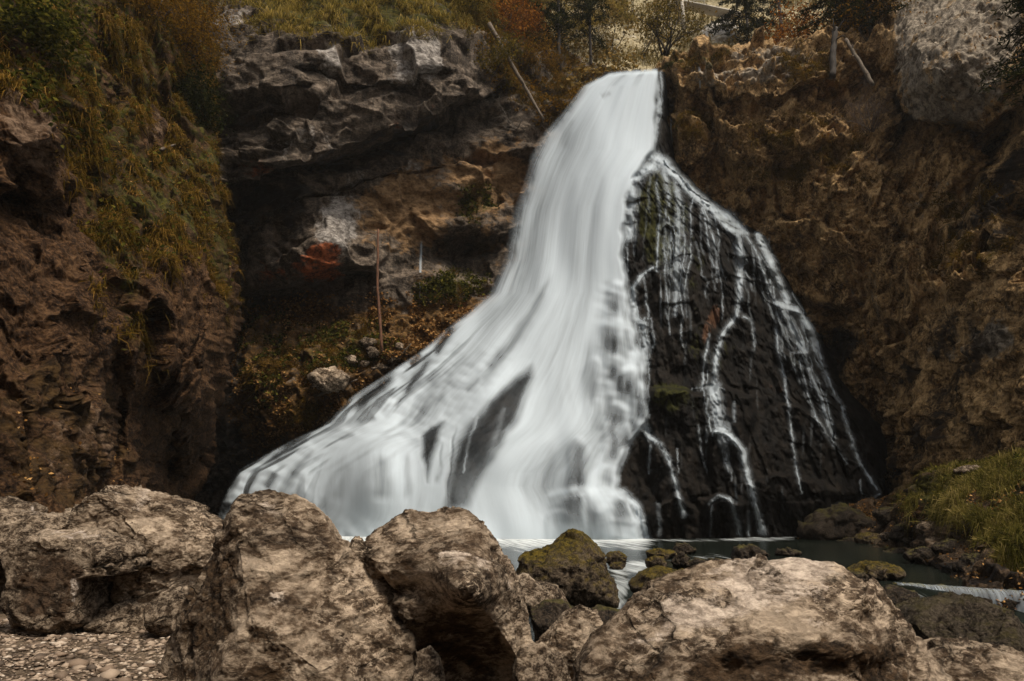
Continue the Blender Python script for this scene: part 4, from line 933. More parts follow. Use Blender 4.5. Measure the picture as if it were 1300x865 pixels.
def boulder(name, outline, Y, tf, tb, mat, label, cat='boulder', group=None, level=6, cuts=(), bumps=(), amp=1.0, p=2.5, seed=0.0, masks=None, fsc=1.0, bed=None):
    a = np.array(outline, float)
    # centroid of the outline
    x, y = a[:, 0], a[:, 1]; x1, y1 = np.roll(x, -1), np.roll(y, -1); cr = x*y1 - x1*y
    cx, cy = ((x+x1)*cr).sum()/(3*cr.sum()), ((y+y1)*cr).sum()/(3*cr.sum())
    c = place(cx, cy, Y)
    b = []
    for k in range(len(a)):
        for q in np.linspace(0, 1, 8, endpoint=False): b.append(a[k]*(1-q) + a[(k+1) % len(a)]*q)
    b = place(*np.array(b).T, Y) - c
    th = np.arctan2(b[:, 2], b[:, 0]); r = np.hypot(b[:, 0], b[:, 2]); o = np.argsort(th)
    d, f = ico(level)
    t = np.arctan2(d[:, 2], d[:, 0]); m = np.hypot(d[:, 0], d[:, 2])
    R = np.interp(t, np.r_[th[o][-1]-2*np.pi, th[o], th[o][0]+2*np.pi], np.r_[r[o][-1], r[o], r[o][0]])
    Rm = R.mean(); k = m[:]**.8                                   # flank shape tends to a plain oval towards the viewer
    R = R*k + (1-k)*Rm
    pw = 2/p
    V = np.stack([R*np.cos(t)*m**pw, np.where(d[:, 1] < 0, tf, tb)*np.sign(d[:, 1])*np.abs(d[:, 1])**pw, R*np.sin(t)*m**pw], -1)
    for nx, ny, nz, fr in cuts:
        n = np.array([nx, ny, nz], float); n /= np.linalg.norm(n)
        q = V @ n; lim = fr*q.max(); e = np.maximum(q - lim, 0)
        V = V - n*(e*.97)[:, None]
    W = V + c
    N = vnormals(V, f)
    S = Rm
    Pn = W/S + seed
    if bed is not None:
        q = Pn @ np.array(bed)
        Pn2 = Pn + (np.array(bed)*.6)[None]*q[:, None]
    else: Pn2 = Pn
    h = .04*fbm(Pn, 1.0, 2) + .095*facets(Pn2, 1.15*fsc, seed) + .034*facets(Pn2, 3.4*fsc, seed + 3) + .016*facets(Pn2, 8*fsc, seed + 5) + .009*facets(Pn2, 18*fsc, seed + 6) + .014*fbm(Pn2, 6, 5, .68, 'r') + .008*fbm(Pn2, 26, 3, .65)
    V = V + N*(amp*S*h)[:, None]
    if bumps:
        for bx, by, rx, ry, A, an in bumps:
            qx, qy = seen(V + c)
            V = V - np.array([0, 1, 0])*((A*bump2(qx, qy, bx, by, rx, ry, an))*(N[:, 1] < .2))[:, None]
    W = V + c
    base = np.array([c[0], Y, W[:, 2].min()])
    at = dict(shade_tone=np.zeros(len(V)), pale=np.zeros(len(V)))  # shade on fronts and light on tops, painted as dark and pale masks
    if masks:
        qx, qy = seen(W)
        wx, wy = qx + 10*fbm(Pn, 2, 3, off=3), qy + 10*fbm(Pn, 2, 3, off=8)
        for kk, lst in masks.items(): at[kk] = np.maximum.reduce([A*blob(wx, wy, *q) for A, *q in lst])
    o = mesh_obj(name, W, f, mat, None, at, True, base)
    return tag(o, label, cat, group)

B = 'boulders on the near bank'
boulder('boulder', [(20, 690), (45, 678), (85, 670), (103, 650), (120, 628), (150, 617), (175, 617), (210, 634), (245, 650), (282, 668), (290, 700), (270, 745), (245, 775), (215, 800), (190, 790), (178, 760), (172, 730), (150, 700), (110, 692), (60, 700)][2:19],
        9.3, .8, 1.0, M_BOULDER, 'long sloping grey boulder at the left with a dark hollow under it', group=B, level=7, cuts=[(.45, -.35, .85, .72), (-.2, -.9, .1, .8)], seed=1.3, bed=(.4, 0, .75), masks=dict(shade_tone=[(.5, 165, 720, 60, 40), (.3, 120, 660, 30, 20)], pale=[(.4, 180, 640, 60, 20, 20)]))
boulder('boulder', [(18, 705), (30, 690), (50, 680), (85, 672), (110, 668), (135, 678), (172, 690), (190, 705), (185, 722), (150, 712), (125, 722), (122, 750), (118, 790), (85, 800), (30, 795), (18, 770), (24, 735)],
        8.4, .55, .8, M_BOULDER_B, 'dark square fronted block beside the gravel patch', group=B, level=6, cuts=[(-.1, -1, 0, .6), (.1, -.3, 1, .75)], seed=4.1, amp=.8, masks=dict(shade_tone=[(.66, 60, 745, 50, 50)], pale=[(.5, 85, 682, 60, 8), (.42, 98, 755, 12, 40)]))
boulder('boulder', [(-60, 650), (-20, 634), (0, 632), (30, 646), (60, 652), (95, 652), (110, 670), (80, 700), (40, 712), (22, 740), (22, 790), (-60, 800)],
        10.0, .8, 1.0, M_BOULDER_B, 'low rounded boulder cut off by the left edge of the photo', group=B, level=6, cuts=[(0, -1, .4, .75)], seed=6.6, masks=dict(shade_tone=[(.5, 20, 720, 50, 30)], pale=[(.4, 20, 650, 60, 10)]))
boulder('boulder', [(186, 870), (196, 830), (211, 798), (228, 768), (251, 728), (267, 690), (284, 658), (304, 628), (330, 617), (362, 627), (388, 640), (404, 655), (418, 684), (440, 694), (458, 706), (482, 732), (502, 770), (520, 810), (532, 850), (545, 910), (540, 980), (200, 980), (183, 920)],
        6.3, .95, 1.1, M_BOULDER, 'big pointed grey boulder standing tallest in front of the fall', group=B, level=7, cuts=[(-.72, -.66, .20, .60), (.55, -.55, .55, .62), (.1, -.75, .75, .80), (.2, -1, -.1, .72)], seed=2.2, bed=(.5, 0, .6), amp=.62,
        bumps=[(300, 790, 40, 60, -.10, 20), (420, 700, 30, 12, .06, 20)], masks=dict(shade_tone=[(.6, 262, 780, 44, 110, 14), (.5, 340, 830, 40, 60), (.25, 320, 700, 20, 40)], pale=[(.34, 350, 770, 14, 60, 10), (.35, 340, 640, 40, 20), (.35, 470, 760, 40, 50)]))
boulder('boulder', [(456, 700), (459, 684), (476, 667), (495, 655), (510, 647), (545, 650), (566, 645), (592, 651), (612, 666), (632, 690), (648, 722), (658, 752), (667, 782), (670, 812), (664, 842), (654, 872), (640, 910), (575, 900), (552, 855), (532, 805), (505, 762), (478, 730)],
        6.9, .75, .9, M_BOULDER, 'brown two humped boulder with a rounded lump on its front', group=B, level=7, cuts=[(-.2, -.5, .85, .82), (.1, -.85, -.5, .62), (.85, -.4, .2, .8)], seed=8.4, amp=.8,
        bumps=[(600, 732, 44, 30, .62, 12), (600, 770, 44, 30, .16, 0), (520, 755, 30, 30, -.12, 0), (590, 850, 60, 40, -.35, 0), (505, 690, 24, 18, .06, 0)], masks=dict(shade_tone=[(.55, 580, 830, 80, 60), (.35, 520, 740, 40, 40), (.3, 540, 680, 30, 16)], pale=[(.5, 590, 715, 44, 18, 8), (.4, 640, 720, 8, 40, -15), (.25, 570, 660, 40, 10)]))
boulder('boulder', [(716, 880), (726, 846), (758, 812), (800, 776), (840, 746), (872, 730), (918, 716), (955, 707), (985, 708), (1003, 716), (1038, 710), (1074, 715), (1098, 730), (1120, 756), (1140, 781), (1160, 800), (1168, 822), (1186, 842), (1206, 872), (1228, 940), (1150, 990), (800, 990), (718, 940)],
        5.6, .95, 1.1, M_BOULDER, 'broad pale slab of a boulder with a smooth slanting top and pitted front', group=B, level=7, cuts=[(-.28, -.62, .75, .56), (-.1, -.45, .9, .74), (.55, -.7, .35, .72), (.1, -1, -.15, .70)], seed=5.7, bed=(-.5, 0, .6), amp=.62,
        bumps=[(1030, 770, 120, 50, .10, -20), (935, 868, 70, 30, -.16, -8), (1050, 850, 44, 18, -.15, 6), (1120, 862, 30, 24, -.12, 0), (1100, 790, 30, 20, -.05, 0)], masks=dict(shade_tone=[(.72, 945, 850, 85, 36, -8), (.72, 1050, 838, 60, 26), (.66, 1120, 846, 46, 40), (.55, 800, 862, 70, 30, -25)], pale=[(.62, 960, 750, 130, 46, -16), (.5, 850, 780, 70, 30, -35), (.4, 1010, 800, 40, 16)]))
for outl, Y, lab, mat, sd_ in [
    ([(530, 830), (545, 822), (558, 835), (566, 865), (560, 900), (530, 900), (524, 860)], 6.0, 'small brown rock wedged between the pointed and the two humped boulder', M_BOULDER_B, 1),
    ([(652, 735), (664, 728), (684, 742), (705, 745), (716, 756), (722, 775), (700, 782), (668, 778), (650, 765)], 9.6, 'flat dark grey rock just right of the two humped boulder', M_BOULDER_B, 2),
    ([(672, 775), (690, 764), (715, 764), (732, 778), (728, 800), (705, 815), (680, 815)], 8.9, 'small dark mossy rock beside the outflow', M_DARKST, 3),
    ([(676, 830), (700, 800), (718, 778), (738, 768), (756, 778), (768, 800), (760, 830), (735, 860), (700, 862)], 7.6, 'pale pointed rock leaning on the broad slab', M_BOULDER, 4),
    ([(652, 850), (664, 822), (690, 818), (712, 835), (722, 862), (720, 900), (655, 900)], 6.6, 'low pitted rock at the bottom edge left of the broad slab', M_BOULDER_B, 5),
    ([(738, 780), (760, 772), (795, 778), (815, 772), (800, 800), (760, 812)], 9.2, 'dark wet rock behind the broad slab at the edge of the rapid', M_DARKST, 6),
    ([(108, 775), (126, 764), (150, 770), (166, 762), (186, 775), (190, 800), (150, 806), (112, 800)], 8.6, 'small rounded rock lying in front of the dark hollow', M_BOULDER_B, 7),
    ([(190, 770), (205, 752), (228, 745), (242, 765), (232, 795), (212, 808), (192, 800)], 8.2, 'low brown rock wedged under the right end of the long boulder', M_BOULDER_B, 8),
    ([(1178, 832), (1200, 820), (1240, 818), (1290, 832), (1330, 850), (1340, 920), (1200, 920), (1180, 870)], 6.2, 'pale plated rock in the lower right corner', M_BOULDER, 9),
    ([(1150, 790), (1166, 772), (1190, 762), (1225, 760), (1262, 772), (1288, 796), (1312, 828), (1330, 860), (1200, 850), (1160, 822)], 7.6, 'dark mossy boulder below the weir', M_MOSSDK, 10),
    ([(100, 780), (108, 720), (140, 690), (180, 690), (206, 730), (206, 790), (150, 800)], 10.6, 'dark rock added to close the bright gap behind the hollow under the long boulder', M_DARKST, 12),  # added only to block the bright gap at the back of the hollow
    ([(1118, 752), (1135, 745), (1160, 752), (1172, 770), (1150, 785), (1126, 775)], 9.5, 'dark wet stone at the left end of the weir', M_DARKST, 11)]:
    boulder('rock' if sd_ not in (10,) else 'boulder', outl, Y, .35*(max(q[0] for q in outl)-min(q[0] for q in outl))/FPX*Y + .1, .5*(max(q[0] for q in outl)-min(q[0] for q in outl))/FPX*Y, mat, lab, 'rock' if sd_ != 10 else 'boulder', 'smaller rocks on the near bank', 6 if sd_ in (4, 9, 10) else 5, seed=sd_*3.1, cuts=[(-.3, -.6, .7, .7), (.6, -.6, .3, .75)], amp=1.1)
boulder('mossy_boulder', [(654, 728), (664, 709), (690, 700), (704, 690), (716, 680), (730, 675), (746, 684), (760, 699), (770, 714), (778, 738), (780, 765), (742, 772), (700, 768), (660, 752)],
        12.0, .7, .8, M_MOSSY, 'tall dark pool rock with a yellow green mossy peak', group='rocks standing in the pool', level=6, seed=11.2, amp=1.25, p=2.2)
PS = 'rocks standing in the pool'
boulder('mossy_boulder', [(798, 745), (812, 728), (838, 720), (868, 725), (877, 736), (866, 752), (832, 762), (808, 758)], 12.3, .5, .6, M_MOSSY, 'low domed moss covered rock right of the rapid', group=PS, level=5, seed=3.9)
for cx, cy, rx, ry, lab in [(783, 711, 13, 9, 'small round stone right of the tall mossy pool rock'), (838, 704, 19, 5, 'flat moss topped stone out in the pool'), (833, 716, 12, 8, 'angular grey stone above the domed mossy rock'), (868, 698, 14, 6, 'low dark stone farthest out in the row of pool stones'),
                            (866, 714, 11, 9, 'dark stone in the middle of the row of pool stones'), (884, 718, 13, 7, 'dark rounded stone near the slab end of the row'), (908, 716, 12, 5, 'flat brown stone behind the crest of the broad slab'), (950, 704, 22, 9, 'brown ridge of rock showing over the broad slab'), (784, 719, 9, 4, 'tiny wet stone at the water line by the mossy peak'), (1000, 702, 16, 4, 'thin dark stone just above the dip in the slab top'),
                            (1112, 726, 32, 9, 'bright mossy stone below the right bank'), (1085, 735, 16, 6, 'dark stone at the foot of the right bank')]:
    k = np.linspace(0, 2*np.pi, 14, endpoint=False)
    yy = cy + ry
    Yd = float(np.clip(1.6/max(.02, (yy-632)/FPX*.93), 8, 24))
    boulder('pool_stone', np.stack([cx + rx*np.cos(k)*(1 + .15*np.sin(3*k + cx)), cy + ry*np.sin(k)*1.2], -1), Yd, rx/FPX*Yd*.7, rx/FPX*Yd*.9, M_MOSSY if 'moss' in lab else M_DARKST, lab, 'stone', 'small stones in the pool', 5, seed=cx*.13, amp=2.4)

def on_bank(px_, py_):
    i = np.argmin((BANK['px']-px_)**2 + (BANK['py']-py_)**2); return float(BANK['P'].reshape(-1, 3)[i][1])
for cx, cy, rx, ry, lab, mt in [(1062, 668, 44, 22, 'long dark wet rock where the white rill meets the pool', M_DARKST), (1108, 690, 20, 12, 'mossy stone low on the right bank beside the pool', M_MOSSY), (1128, 655, 16, 10, 'russet stone in the leaf litter of the right bank', M_DARKST), (1095, 668, 15, 10, 'brown stone above the long dark wet rock', M_DARKST), (1150, 678, 18, 13, 'dark stone under the grassy edge of the bank', M_DARKST),
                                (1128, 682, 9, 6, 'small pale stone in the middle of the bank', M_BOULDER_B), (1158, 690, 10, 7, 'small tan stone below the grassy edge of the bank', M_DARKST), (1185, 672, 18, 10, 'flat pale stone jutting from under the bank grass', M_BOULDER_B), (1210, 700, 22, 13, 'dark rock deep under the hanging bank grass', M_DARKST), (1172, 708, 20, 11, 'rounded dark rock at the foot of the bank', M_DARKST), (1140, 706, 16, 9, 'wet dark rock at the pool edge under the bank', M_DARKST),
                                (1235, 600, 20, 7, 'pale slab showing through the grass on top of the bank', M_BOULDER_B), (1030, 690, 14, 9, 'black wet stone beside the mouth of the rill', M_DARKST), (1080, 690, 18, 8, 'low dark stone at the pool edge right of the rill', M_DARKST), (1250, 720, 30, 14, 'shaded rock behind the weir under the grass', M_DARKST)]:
    k = np.linspace(0, 2*np.pi, 14, endpoint=False); Yd = on_bank(cx, cy)
    boulder('bank_stone', np.stack([cx + rx*np.cos(k)*(1 + .18*np.sin(3*k + cx)), cy + ry*np.sin(k)*(1 + .15*np.cos(2*k + cy))], -1), Yd, rx/FPX*Yd*.7, rx/FPX*Yd, mt, lab, 'stone', 'stones on the right bank', 5, seed=cx*.11, amp=1.7)

# gravel beach at the lower left
d, f = ico(1)
n = 11000
gxy = np.stack([rng.uniform(-6.5, -1.2, n), rng.uniform(4.6, 10.5, n)], -1)
gz = ground_z(gxy[:, 0], gxy[:, 1]); ok = gz > -.2; gxy, gz = gxy[ok], gz[ok]; n = len(gz)
r = .015*np.exp(rng.normal(size=n)*.55); r = np.minimum(r, .1)
rot = rng.uniform(0, 2*np.pi, n); sc = np.stack([r*rng.uniform(1, 1.7, n), r*rng.uniform(.8, 1.2, n), r*rng.uniform(.35, .7, n)], -1)
Vv = d[None]*(1 + .25*rng.normal(size=(n, len(d), 1)))*sc[:, None]
cr, sr = np.cos(rot)[:, None], np.sin(rot)[:, None]
Vv = np.stack([Vv[..., 0]*cr - Vv[..., 1]*sr, Vv[..., 0]*sr + Vv[..., 1]*cr, Vv[..., 2]], -1)
gzz = gz + .06*fbm(np.stack([gxy[:, 0], gxy[:, 1], gz], -1), .8, 3) + .01
Vv = Vv + np.stack([gxy[:, 0], gxy[:, 1], gzz], -1)[:, None]
ff = (f[None] + (np.arange(n)*len(d))[:, None, None]).reshape(-1, 3)
m, nt, out = new_mat('gravel_stone'); gg = NT(nt)
cc = gg.ramp(gg.attr('rnd'), [(0, (.06, .04, .025)), (.4, (.17, .115, .075)), (.8, (.32, .24, .17)), (1, (.45, .37, .29))])
pb = gg.n('ShaderNodeBsdfPrincipled'); gg.l(cc, pb.inputs['Base Color']); pb.inputs['Roughness'].default_value = .8; gg.l(pb.outputs[0], out.inputs['Surface'])
o = mesh_obj('gravel', Vv.reshape(-1, 3), ff, m, None, dict(rnd=np.repeat(rng.random(n), len(d)))); tag(o, 'patch of tan gravel in the lower left corner', 'gravel', kind='stuff')

# ------------------------------------------------------------------ vegetation
def at(rel, px, py):
    """the wall's own point and normal under a place of the photograph"""
    i = np.argmin((rel['px']-px)**2 + (rel['py']-py)**2)
    return rel['P'].reshape(-1, 3)[i].copy(), rel['N'].reshape(-1, 3)[i].copy()

def seed_points(rel, w, n, clump=.0, csc=.8):
    px, py = rel['px'], rel['py']
    w = np.clip(w, 0, 1)*(px > -40)*(px < 1340)*(py > -60)*(py < 860)
    w = w*(rel['D']**2)/1000
    if clump: w = w*sstep(-.15, .35, fbm(rel['P'], csc, 3, off=41.0))**clump
    w = w.ravel(); i = rng.choice(len(w), n, p=w/w.sum())
    nc = px.shape[1]; r, c = np.divmod(i, nc)
    r2 = np.clip(r + rng.integers(0, 2, n), 0, px.shape[0]-1); c2 = np.clip(c + rng.integers(0, 2, n), 0, nc-1)
    k = rng.random(n)[:, None]
    return rel['P'][r, c]*k + rel['P'][r2, c2]*(1-k), rel['N'][r, c]

def tufts(rel, w, n, L, W, mat, name, label, out=.55, up=.2, droop=.8, clump=1.5, csc=.8, spread=.35):
    Pn, Nn = seed_points(rel, w, n, clump, csc)
    big = fbm(Pn, csc*1.3, 3, off=13.0)
    D = Nn*out + np.array([0, 0, up]) + rng.normal(size=(n, 3))*spread
    D /= np.linalg.norm(D, axis=1)[:, None]
    Ln = L*(.5 + .9*rng.random(n))*(1 + .6*big); mb = MB()
    mb.blades(Pn - Nn*.03, D, np.maximum(Ln, .08), W*(.7 + .6*rng.random(n)), droop, np.clip(.5 + .55*big + .22*rng.normal(size=n), 0, 1))
    o = mb.build(name, mat, smooth=False); return tag(o, label, 'grass', kind='stuff')

tufts(LEFT, LEFT['A']['grassy'], 100000, .5, .027, M_GRASS_DRY, 'hanging_grass', 'olive and brown grass hanging down the left rock wall', .5, .25, 1.0, 2.6, .9)
tufts(BACK, BACK['A']['grassy'], 42000, .95, .036, M_GRASS, 'ledge_grass', 'long yellow green grass hanging over the top of the overhang', .5, .35, 1.15, 1.0)
tufts(BACK, BACK['A']['slope']*.8*(BACK['py'] > np.interp(BACK['px'], [655, 690, 720, 745, 800], [-200, 36, 68, 82, 96])), 30000, .6, .034, M_GRASS_DRY, 'slope_grass', 'dry grass on the slope left of the top of the fall', .4, .5, .6)
tufts(BACK, BACK['A']['moss']*(BACK['py'] > 230), 16000, .34, .03, M_GRASS_DRY, 'talus_grass', 'short grass and moss on the slope under the overhang', .5, .4, .5)
tufts(RIGHT, RIGHT['A']['grassy']**1.5, 15000, .5, .03, M_GRASS_DRY, 'wall_grass', 'scattered dry tufts on the right rock wall', .5, .2, .9, 2.0)
tufts(BANK, BANK['A']['grassy'], 62000, .5, .013, M_BANKGRASS, 'bank_grass', 'thick green and straw coloured grass on the right bank', .55, .45, 1.0, 2.2, 1.3, .5)

def scatter_leaves(rel, w, n, size, mat, name, label, lift=.05, clump=1.0, kind='stuff', cat='leaves', csc=.9):
    Pn, Nn = seed_points(rel, w, n, clump, csc)
    mb = MB(); mb.leaves(Pn + Nn*(lift*rng.random(n)[:, None] + .02), size, .75)
    o = mb.build(name, mat, smooth=False); return tag(o, label, cat, kind=kind)
x, y = LEFT['px'], LEFT['py']
scatter_leaves(LEFT, np.maximum.reduce([.9*blob(x, y, 25, 20, 40, 40), blob(x, y, 50, 110, 22, 50, -25), .5*blob(x, y, 110, 170, 20, 60, -25), .10*LEFT['A']['grassy']]), 5500, .15, M_GREEN, 'creeping_plants', 'green leafy creepers on the upper left rock wall', .35, 1.0)
scatter_leaves(LEFT, .5*LEFT['A']['grassy'] + .3*blob(x, y, 60, 580, 120, 90), 7000, .075, M_LITTER, 'fallen_leaves', 'brown leaves caught on the left rock wall', .08)
x, y = BACK['px'], BACK['py']
scatter_leaves(BACK, BACK['A']['talus'], 12000, .15, M_LITTER, 'fallen_leaves', 'brown leaf litter on the slope under the overhang', .06, .5)
scatter_leaves(BACK, np.maximum.reduce([blob(x, y, 430, 440, 60, 26, -10), blob(x, y, 575, 365, 40, 18, -12), .6*blob(x, y, 340, 450, 30, 50), .5*blob(x, y, 605, 255, 22, 25)]), 6000, .16, M_GREEN, 'ground_plants', 'low green plants on the slope under the overhang', .25)
scatter_leaves(BACK, BACK['A']['slope']*(BACK['py'] > np.interp(BACK['px'], [655, 690, 720, 745, 800], [-200, 36, 68, 82, 96])), 9000, .17, M_AMBER, 'fallen_leaves', 'amber leaves on the slope left of the top of the fall', .3)
x, y = RIGHT['px'], RIGHT['py']
scatter_leaves(RIGHT, np.maximum(.12, blob(x, y, 1130, 590, 50, 50)), 5000, .11, M_LITTER, 'fallen_leaves', 'brown leaves caught on the right rock wall', .05)
x, y = BANK['px'], BANK['py']
scatter_leaves(BANK, np.maximum(.12, blob(x, y, 1125, 640, 40, 40)), 16000, .06, M_LITTER, 'fallen_leaves', 'russet leaf litter at the foot of the right bank', .05)
scatter_leaves(BANK, blob(x, y, 1235, 592, 70, 12, -10), 3000, .09, M_GREEN, 'ground_plants', 'low green plants along the top of the right bank', .15)
x, y = FARV['px'], FARV['py']
tufts(FARV, np.ones_like(x)*(1-FARV['A']['pale']), 26000, 1.0, .07, M_HILLGRASS, 'slope_grass', 'pale grass on the misty hillside behind the fall', .3, .5, .5, 1.0, .3)
scatter_leaves(FARV, np.ones_like(x)*(1-FARV['A']['pale']), 9000, .32, M_HILLLEAF, 'low_bushes', 'low autumn bushes on the misty hillside behind the fall', 1.2, 2.0, 'stuff', 'bushes', .25)

def sprout(mb, base, d, L, r, depth, tips, curl=.35, split=3, grav=.0):
    n = 5; pts = [np.array(base, float)]; d = np.array(d, float)
    for k in range(n):
        d = d + rng.normal(size=3)*curl*.4 + np.array([0, 0, grav]); d /= np.linalg.norm(d)
        pts.append(pts[-1] + d*L/n)
    mb.tube(pts, np.linspace(r, r*.45, n+1), 5 if depth > 1 else 4)
    tips.append((pts[-1], depth)); tips.append((pts[3], depth))
    if depth > 0:
        for k in range(split):
            q = pts[rng.integers(2, n+1)]
            nd = d + rng.normal(size=3)*.8; nd /= np.linalg.norm(nd)
            sprout(mb, q, nd, L*rng.uniform(.5, .75), r*.5, depth-1, tips, curl, split, grav)

def shrub(name, base, h, spread, mat, label, cat='shrub', leaf=.12, n_leaf=2500, stems=5, lean=(0, 0, 0), cluster=.35, twig=M_BARK, group=None, depth=3, rad=.05, up=1.0):
    root = empty(name, base); mb = MB(); tips = []
    for k in range(stems):
        d = np.array([rng.normal()*spread, rng.normal()*spread, up]) + np.array(lean); d /= np.linalg.norm(d)
        sprout(mb, np.array(base) + rng.normal(size=3)*[.15, .15, 0], d, h*.5*rng.uniform(.8, 1.1), rad*h*.2, depth, tips)
    mb.build('stems', twig, root)
    if n_leaf:
        T = np.array([p for p, dd in tips if dd <= 1])
        C = T[rng.integers(0, len(T), n_leaf)] + rng.normal(size=(n_leaf, 3))*cluster
        lm = MB(); lm.leaves(C, leaf, .65); lm.build('foliage', mat, root, smooth=False)
    return tag(root, label, cat, group)

def conifer(name, base, h, r, c0, label, mat=M_NEEDLE, lean=(0, 0), dens=1.0, rad=.16, group='conifers along the rim of the gorge', card=.34):
    root = empty(name, base); base = np.array(base, float)
    ax = lambda z: base + np.array([lean[0]*z, lean[1]*z, z])
    mb = MB(); mb.tube([ax(z) for z in np.linspace(-.5, h, 14)], np.linspace(rad, .02, 14), 8, .15)
    lm = MB(); C = []
    z = c0
    while z < h*.98:
        k = (z - c0)/(h - c0); bl = r*(1-k)**.75*(.55 + .45*min(1, 5*k + .45))
        for a in rng.uniform(0, 2*np.pi, 5):
            L = bl*rng.uniform(.6, 1.15); q = np.linspace(0, 1, 6)
            pts = ax(z) + np.stack([np.cos(a)*L*q, np.sin(a)*L*q, .12*L*q - .42*L*q**2], -1)
            mb.tube(pts, np.linspace(.03, .008, 6), 4)
            m = int(26*L*dens + 4); t = rng.random(m)**.7
            pp = np.stack([np.interp(t, q, pts[:, i]) for i in range(3)], -1)
            C.append(pp + rng.normal(size=(m, 3))*[.12, .12, .10] - np.array([0, 0, .08]))
        z += max(.28, .055*h*(1-.5*k))*rng.uniform(.7, 1.2)
    mb.build('trunk', M_BARK, root)
    lm.leaves(np.concatenate(C), card, .22, up=np.array([0, 0, -.5])); lm.build('crown', mat, root, smooth=False)
    return tag(root, label, 'tree', group)

def onto(rel, px, py, lift=0.0):
    p, n = at(rel, px, py); return p + n*lift

G = 'trees around the top of the fall'
conifer('conifer_tree', onto(BACK, 708, 82), 13, 2.6, 2.2, 'dark conifer with a bare lower trunk, the left of the pair by the crest', group=G)
conifer('conifer_tree', onto(BACK, 750, 84), 14, 2.4, 2.9, 'dark conifer with a slim bare trunk nearest the crest of the fall', group=G, rad=.13)
shrub('young_tree', onto(BACK, 722, 84), 4.5, .3, M_OLIVE, 'thin young tree with few leaves between the two dark conifers', 'tree', .12, 500, 1, rad=.06, group=G)
shrub('autumn_tree', onto(BACK, 642, 62), 5.0, .35, M_ORANGE, 'bright orange autumn tree at the top left of the fall', 'tree', .15, 4200, 3, group=G)
shrub('autumn_bush', onto(BACK, 665, 95), 3.0, .5, M_AMBER, 'amber bush on the slope below the orange tree', 'bush', .14, 2600, 5)
shrub('autumn_bush', onto(BACK, 625, 95), 2.6, .5, M_OLIVE, 'dark olive bush overhanging the fallen log', 'bush', .14, 3000, 5)
shrub('green_bush', onto(BACK, 600, 25), 3.2, .5, M_OLIVE, 'dense olive bush on the rim above the overhang', 'bush', .14, 4200, 6)
p = place(845, 70, 38.5); shrub('round_bush', p, 4.0, .5, M_OLIVE, 'round olive bush with dark twigs standing at the lip of the fall', 'bush', .12, 2600, 6, cluster=.3, group=G, rad=.09)
for px_, py_, h, mt, lab in [(690, 60, 5, M_HILLLEAF, 'amber leafed tree on the misty slope left of the pale rock patch'), (775, 75, 4.5, M_HILLLEAF, 'pale olive sapling in the mist above the crest'), (815, 72, 5, M_HILLLEAF, 'yellow leaning sapling in the mist above the crest'), (735, 40, 6, M_HILLLEAF, 'tall amber tree on the misty slope behind the conifers'), (800, 30, 6.5, M_HILLLEAF, 'tall olive tree high on the misty slope'), (850, 45, 6, M_HILLLEAF, 'golden tree behind the round bush')]:
    shrub('hillside_tree', onto(FARV, px_, py_), h, .35, mt, lab, 'tree', .2, 700, 3, cluster=.5, group='trees on the misty hillside')
conifer('conifer_tree', onto(FARV, 952, 60), 16, 3.4, .8, 'dark dense conifer beside the pale far rock', group=G, dens=1.1, card=.45)
conifer('conifer_tree', onto(FARV, 975, 70) - [0, 3, 0], 15, 2.6, 3.2, 'conifer with a pale straight trunk right of the far rock', group=G)
shrub('autumn_bush', onto(RIGHT, 1025, 52) + [0, 1.5, .2], 3.6, .5, M_ORANGE, 'orange bush on the rim of the right wall', 'bush', .15, 3600, 5)
shrub('autumn_bush', onto(RIGHT, 1100, 55), 2.6, .5, M_AMBER, 'amber bush behind the leaning mossy log', 'bush', .13, 2200, 5)
conifer('conifer_tree', onto(RIGHT, 1085, 42) + [0, .5, 0], 9, 3.0, .5, 'broad dark conifer on the rim above the leaning mossy log', group=G, dens=1.3)
conifer('conifer_tree', onto(RIGHT, 1128, 30) + [-.6, .6, 0], 8, 2.2, .3, 'dark young conifer against the pale block of rock', group=G, dens=1.3)
p = place(1345, 120, 20.5); conifer('conifer_tree', p, 7, 2.4, .4, 'dark conifer reaching in at the upper right edge', group=G, dens=1.5, card=.24)
shrub('bare_shrub', onto(RIGHT, 1105, 168), 3.0, .6, None, 'dense bare brown shrub below the leaning mossy log', 'shrub', n_leaf=0, stems=26, twig=M_TWIG, depth=3, rad=.028, up=.8, lean=(0, -.35, 0))
shrub('bare_shrub', onto(BACK, 655, 165), 3.2, .8, None, 'pale bare branches hanging beside the left edge of the fall', 'shrub', n_leaf=0, stems=7, twig=M_GREYTWIG, depth=3, rad=.035, up=.1, lean=(-.6, -.5, .2))
shrub('autumn_bush', onto(LEFT, 232, 70), 3.4, .55, M_AMBER, 'golden brown bush on the upper left wall', 'bush', .10, 6500, 8, cluster=.4, lean=(.1, -.5, 0))
shrub('autumn_bush', onto(LEFT, 190, 35), 3.0, .55, M_AMBER, 'tawny bush at the top edge above the hanging grass', 'bush', .10, 4500, 7, cluster=.4, lean=(.1, -.4, 0))
shrub('dark_bush', onto(LEFT, 248, 150), 1.8, .6, M_NEEDLE, 'dark bush in the notch below the golden brown bush', 'bush', .13, 3500, 6, lean=(.2, -.5, 0))
shrub('leafy_bush', onto(LEFT, 20, 45), 1.6, .6, M_GREEN, 'green leafy bush in the upper left corner', 'bush', .13, 2600, 6, lean=(.2, -.5, 0))

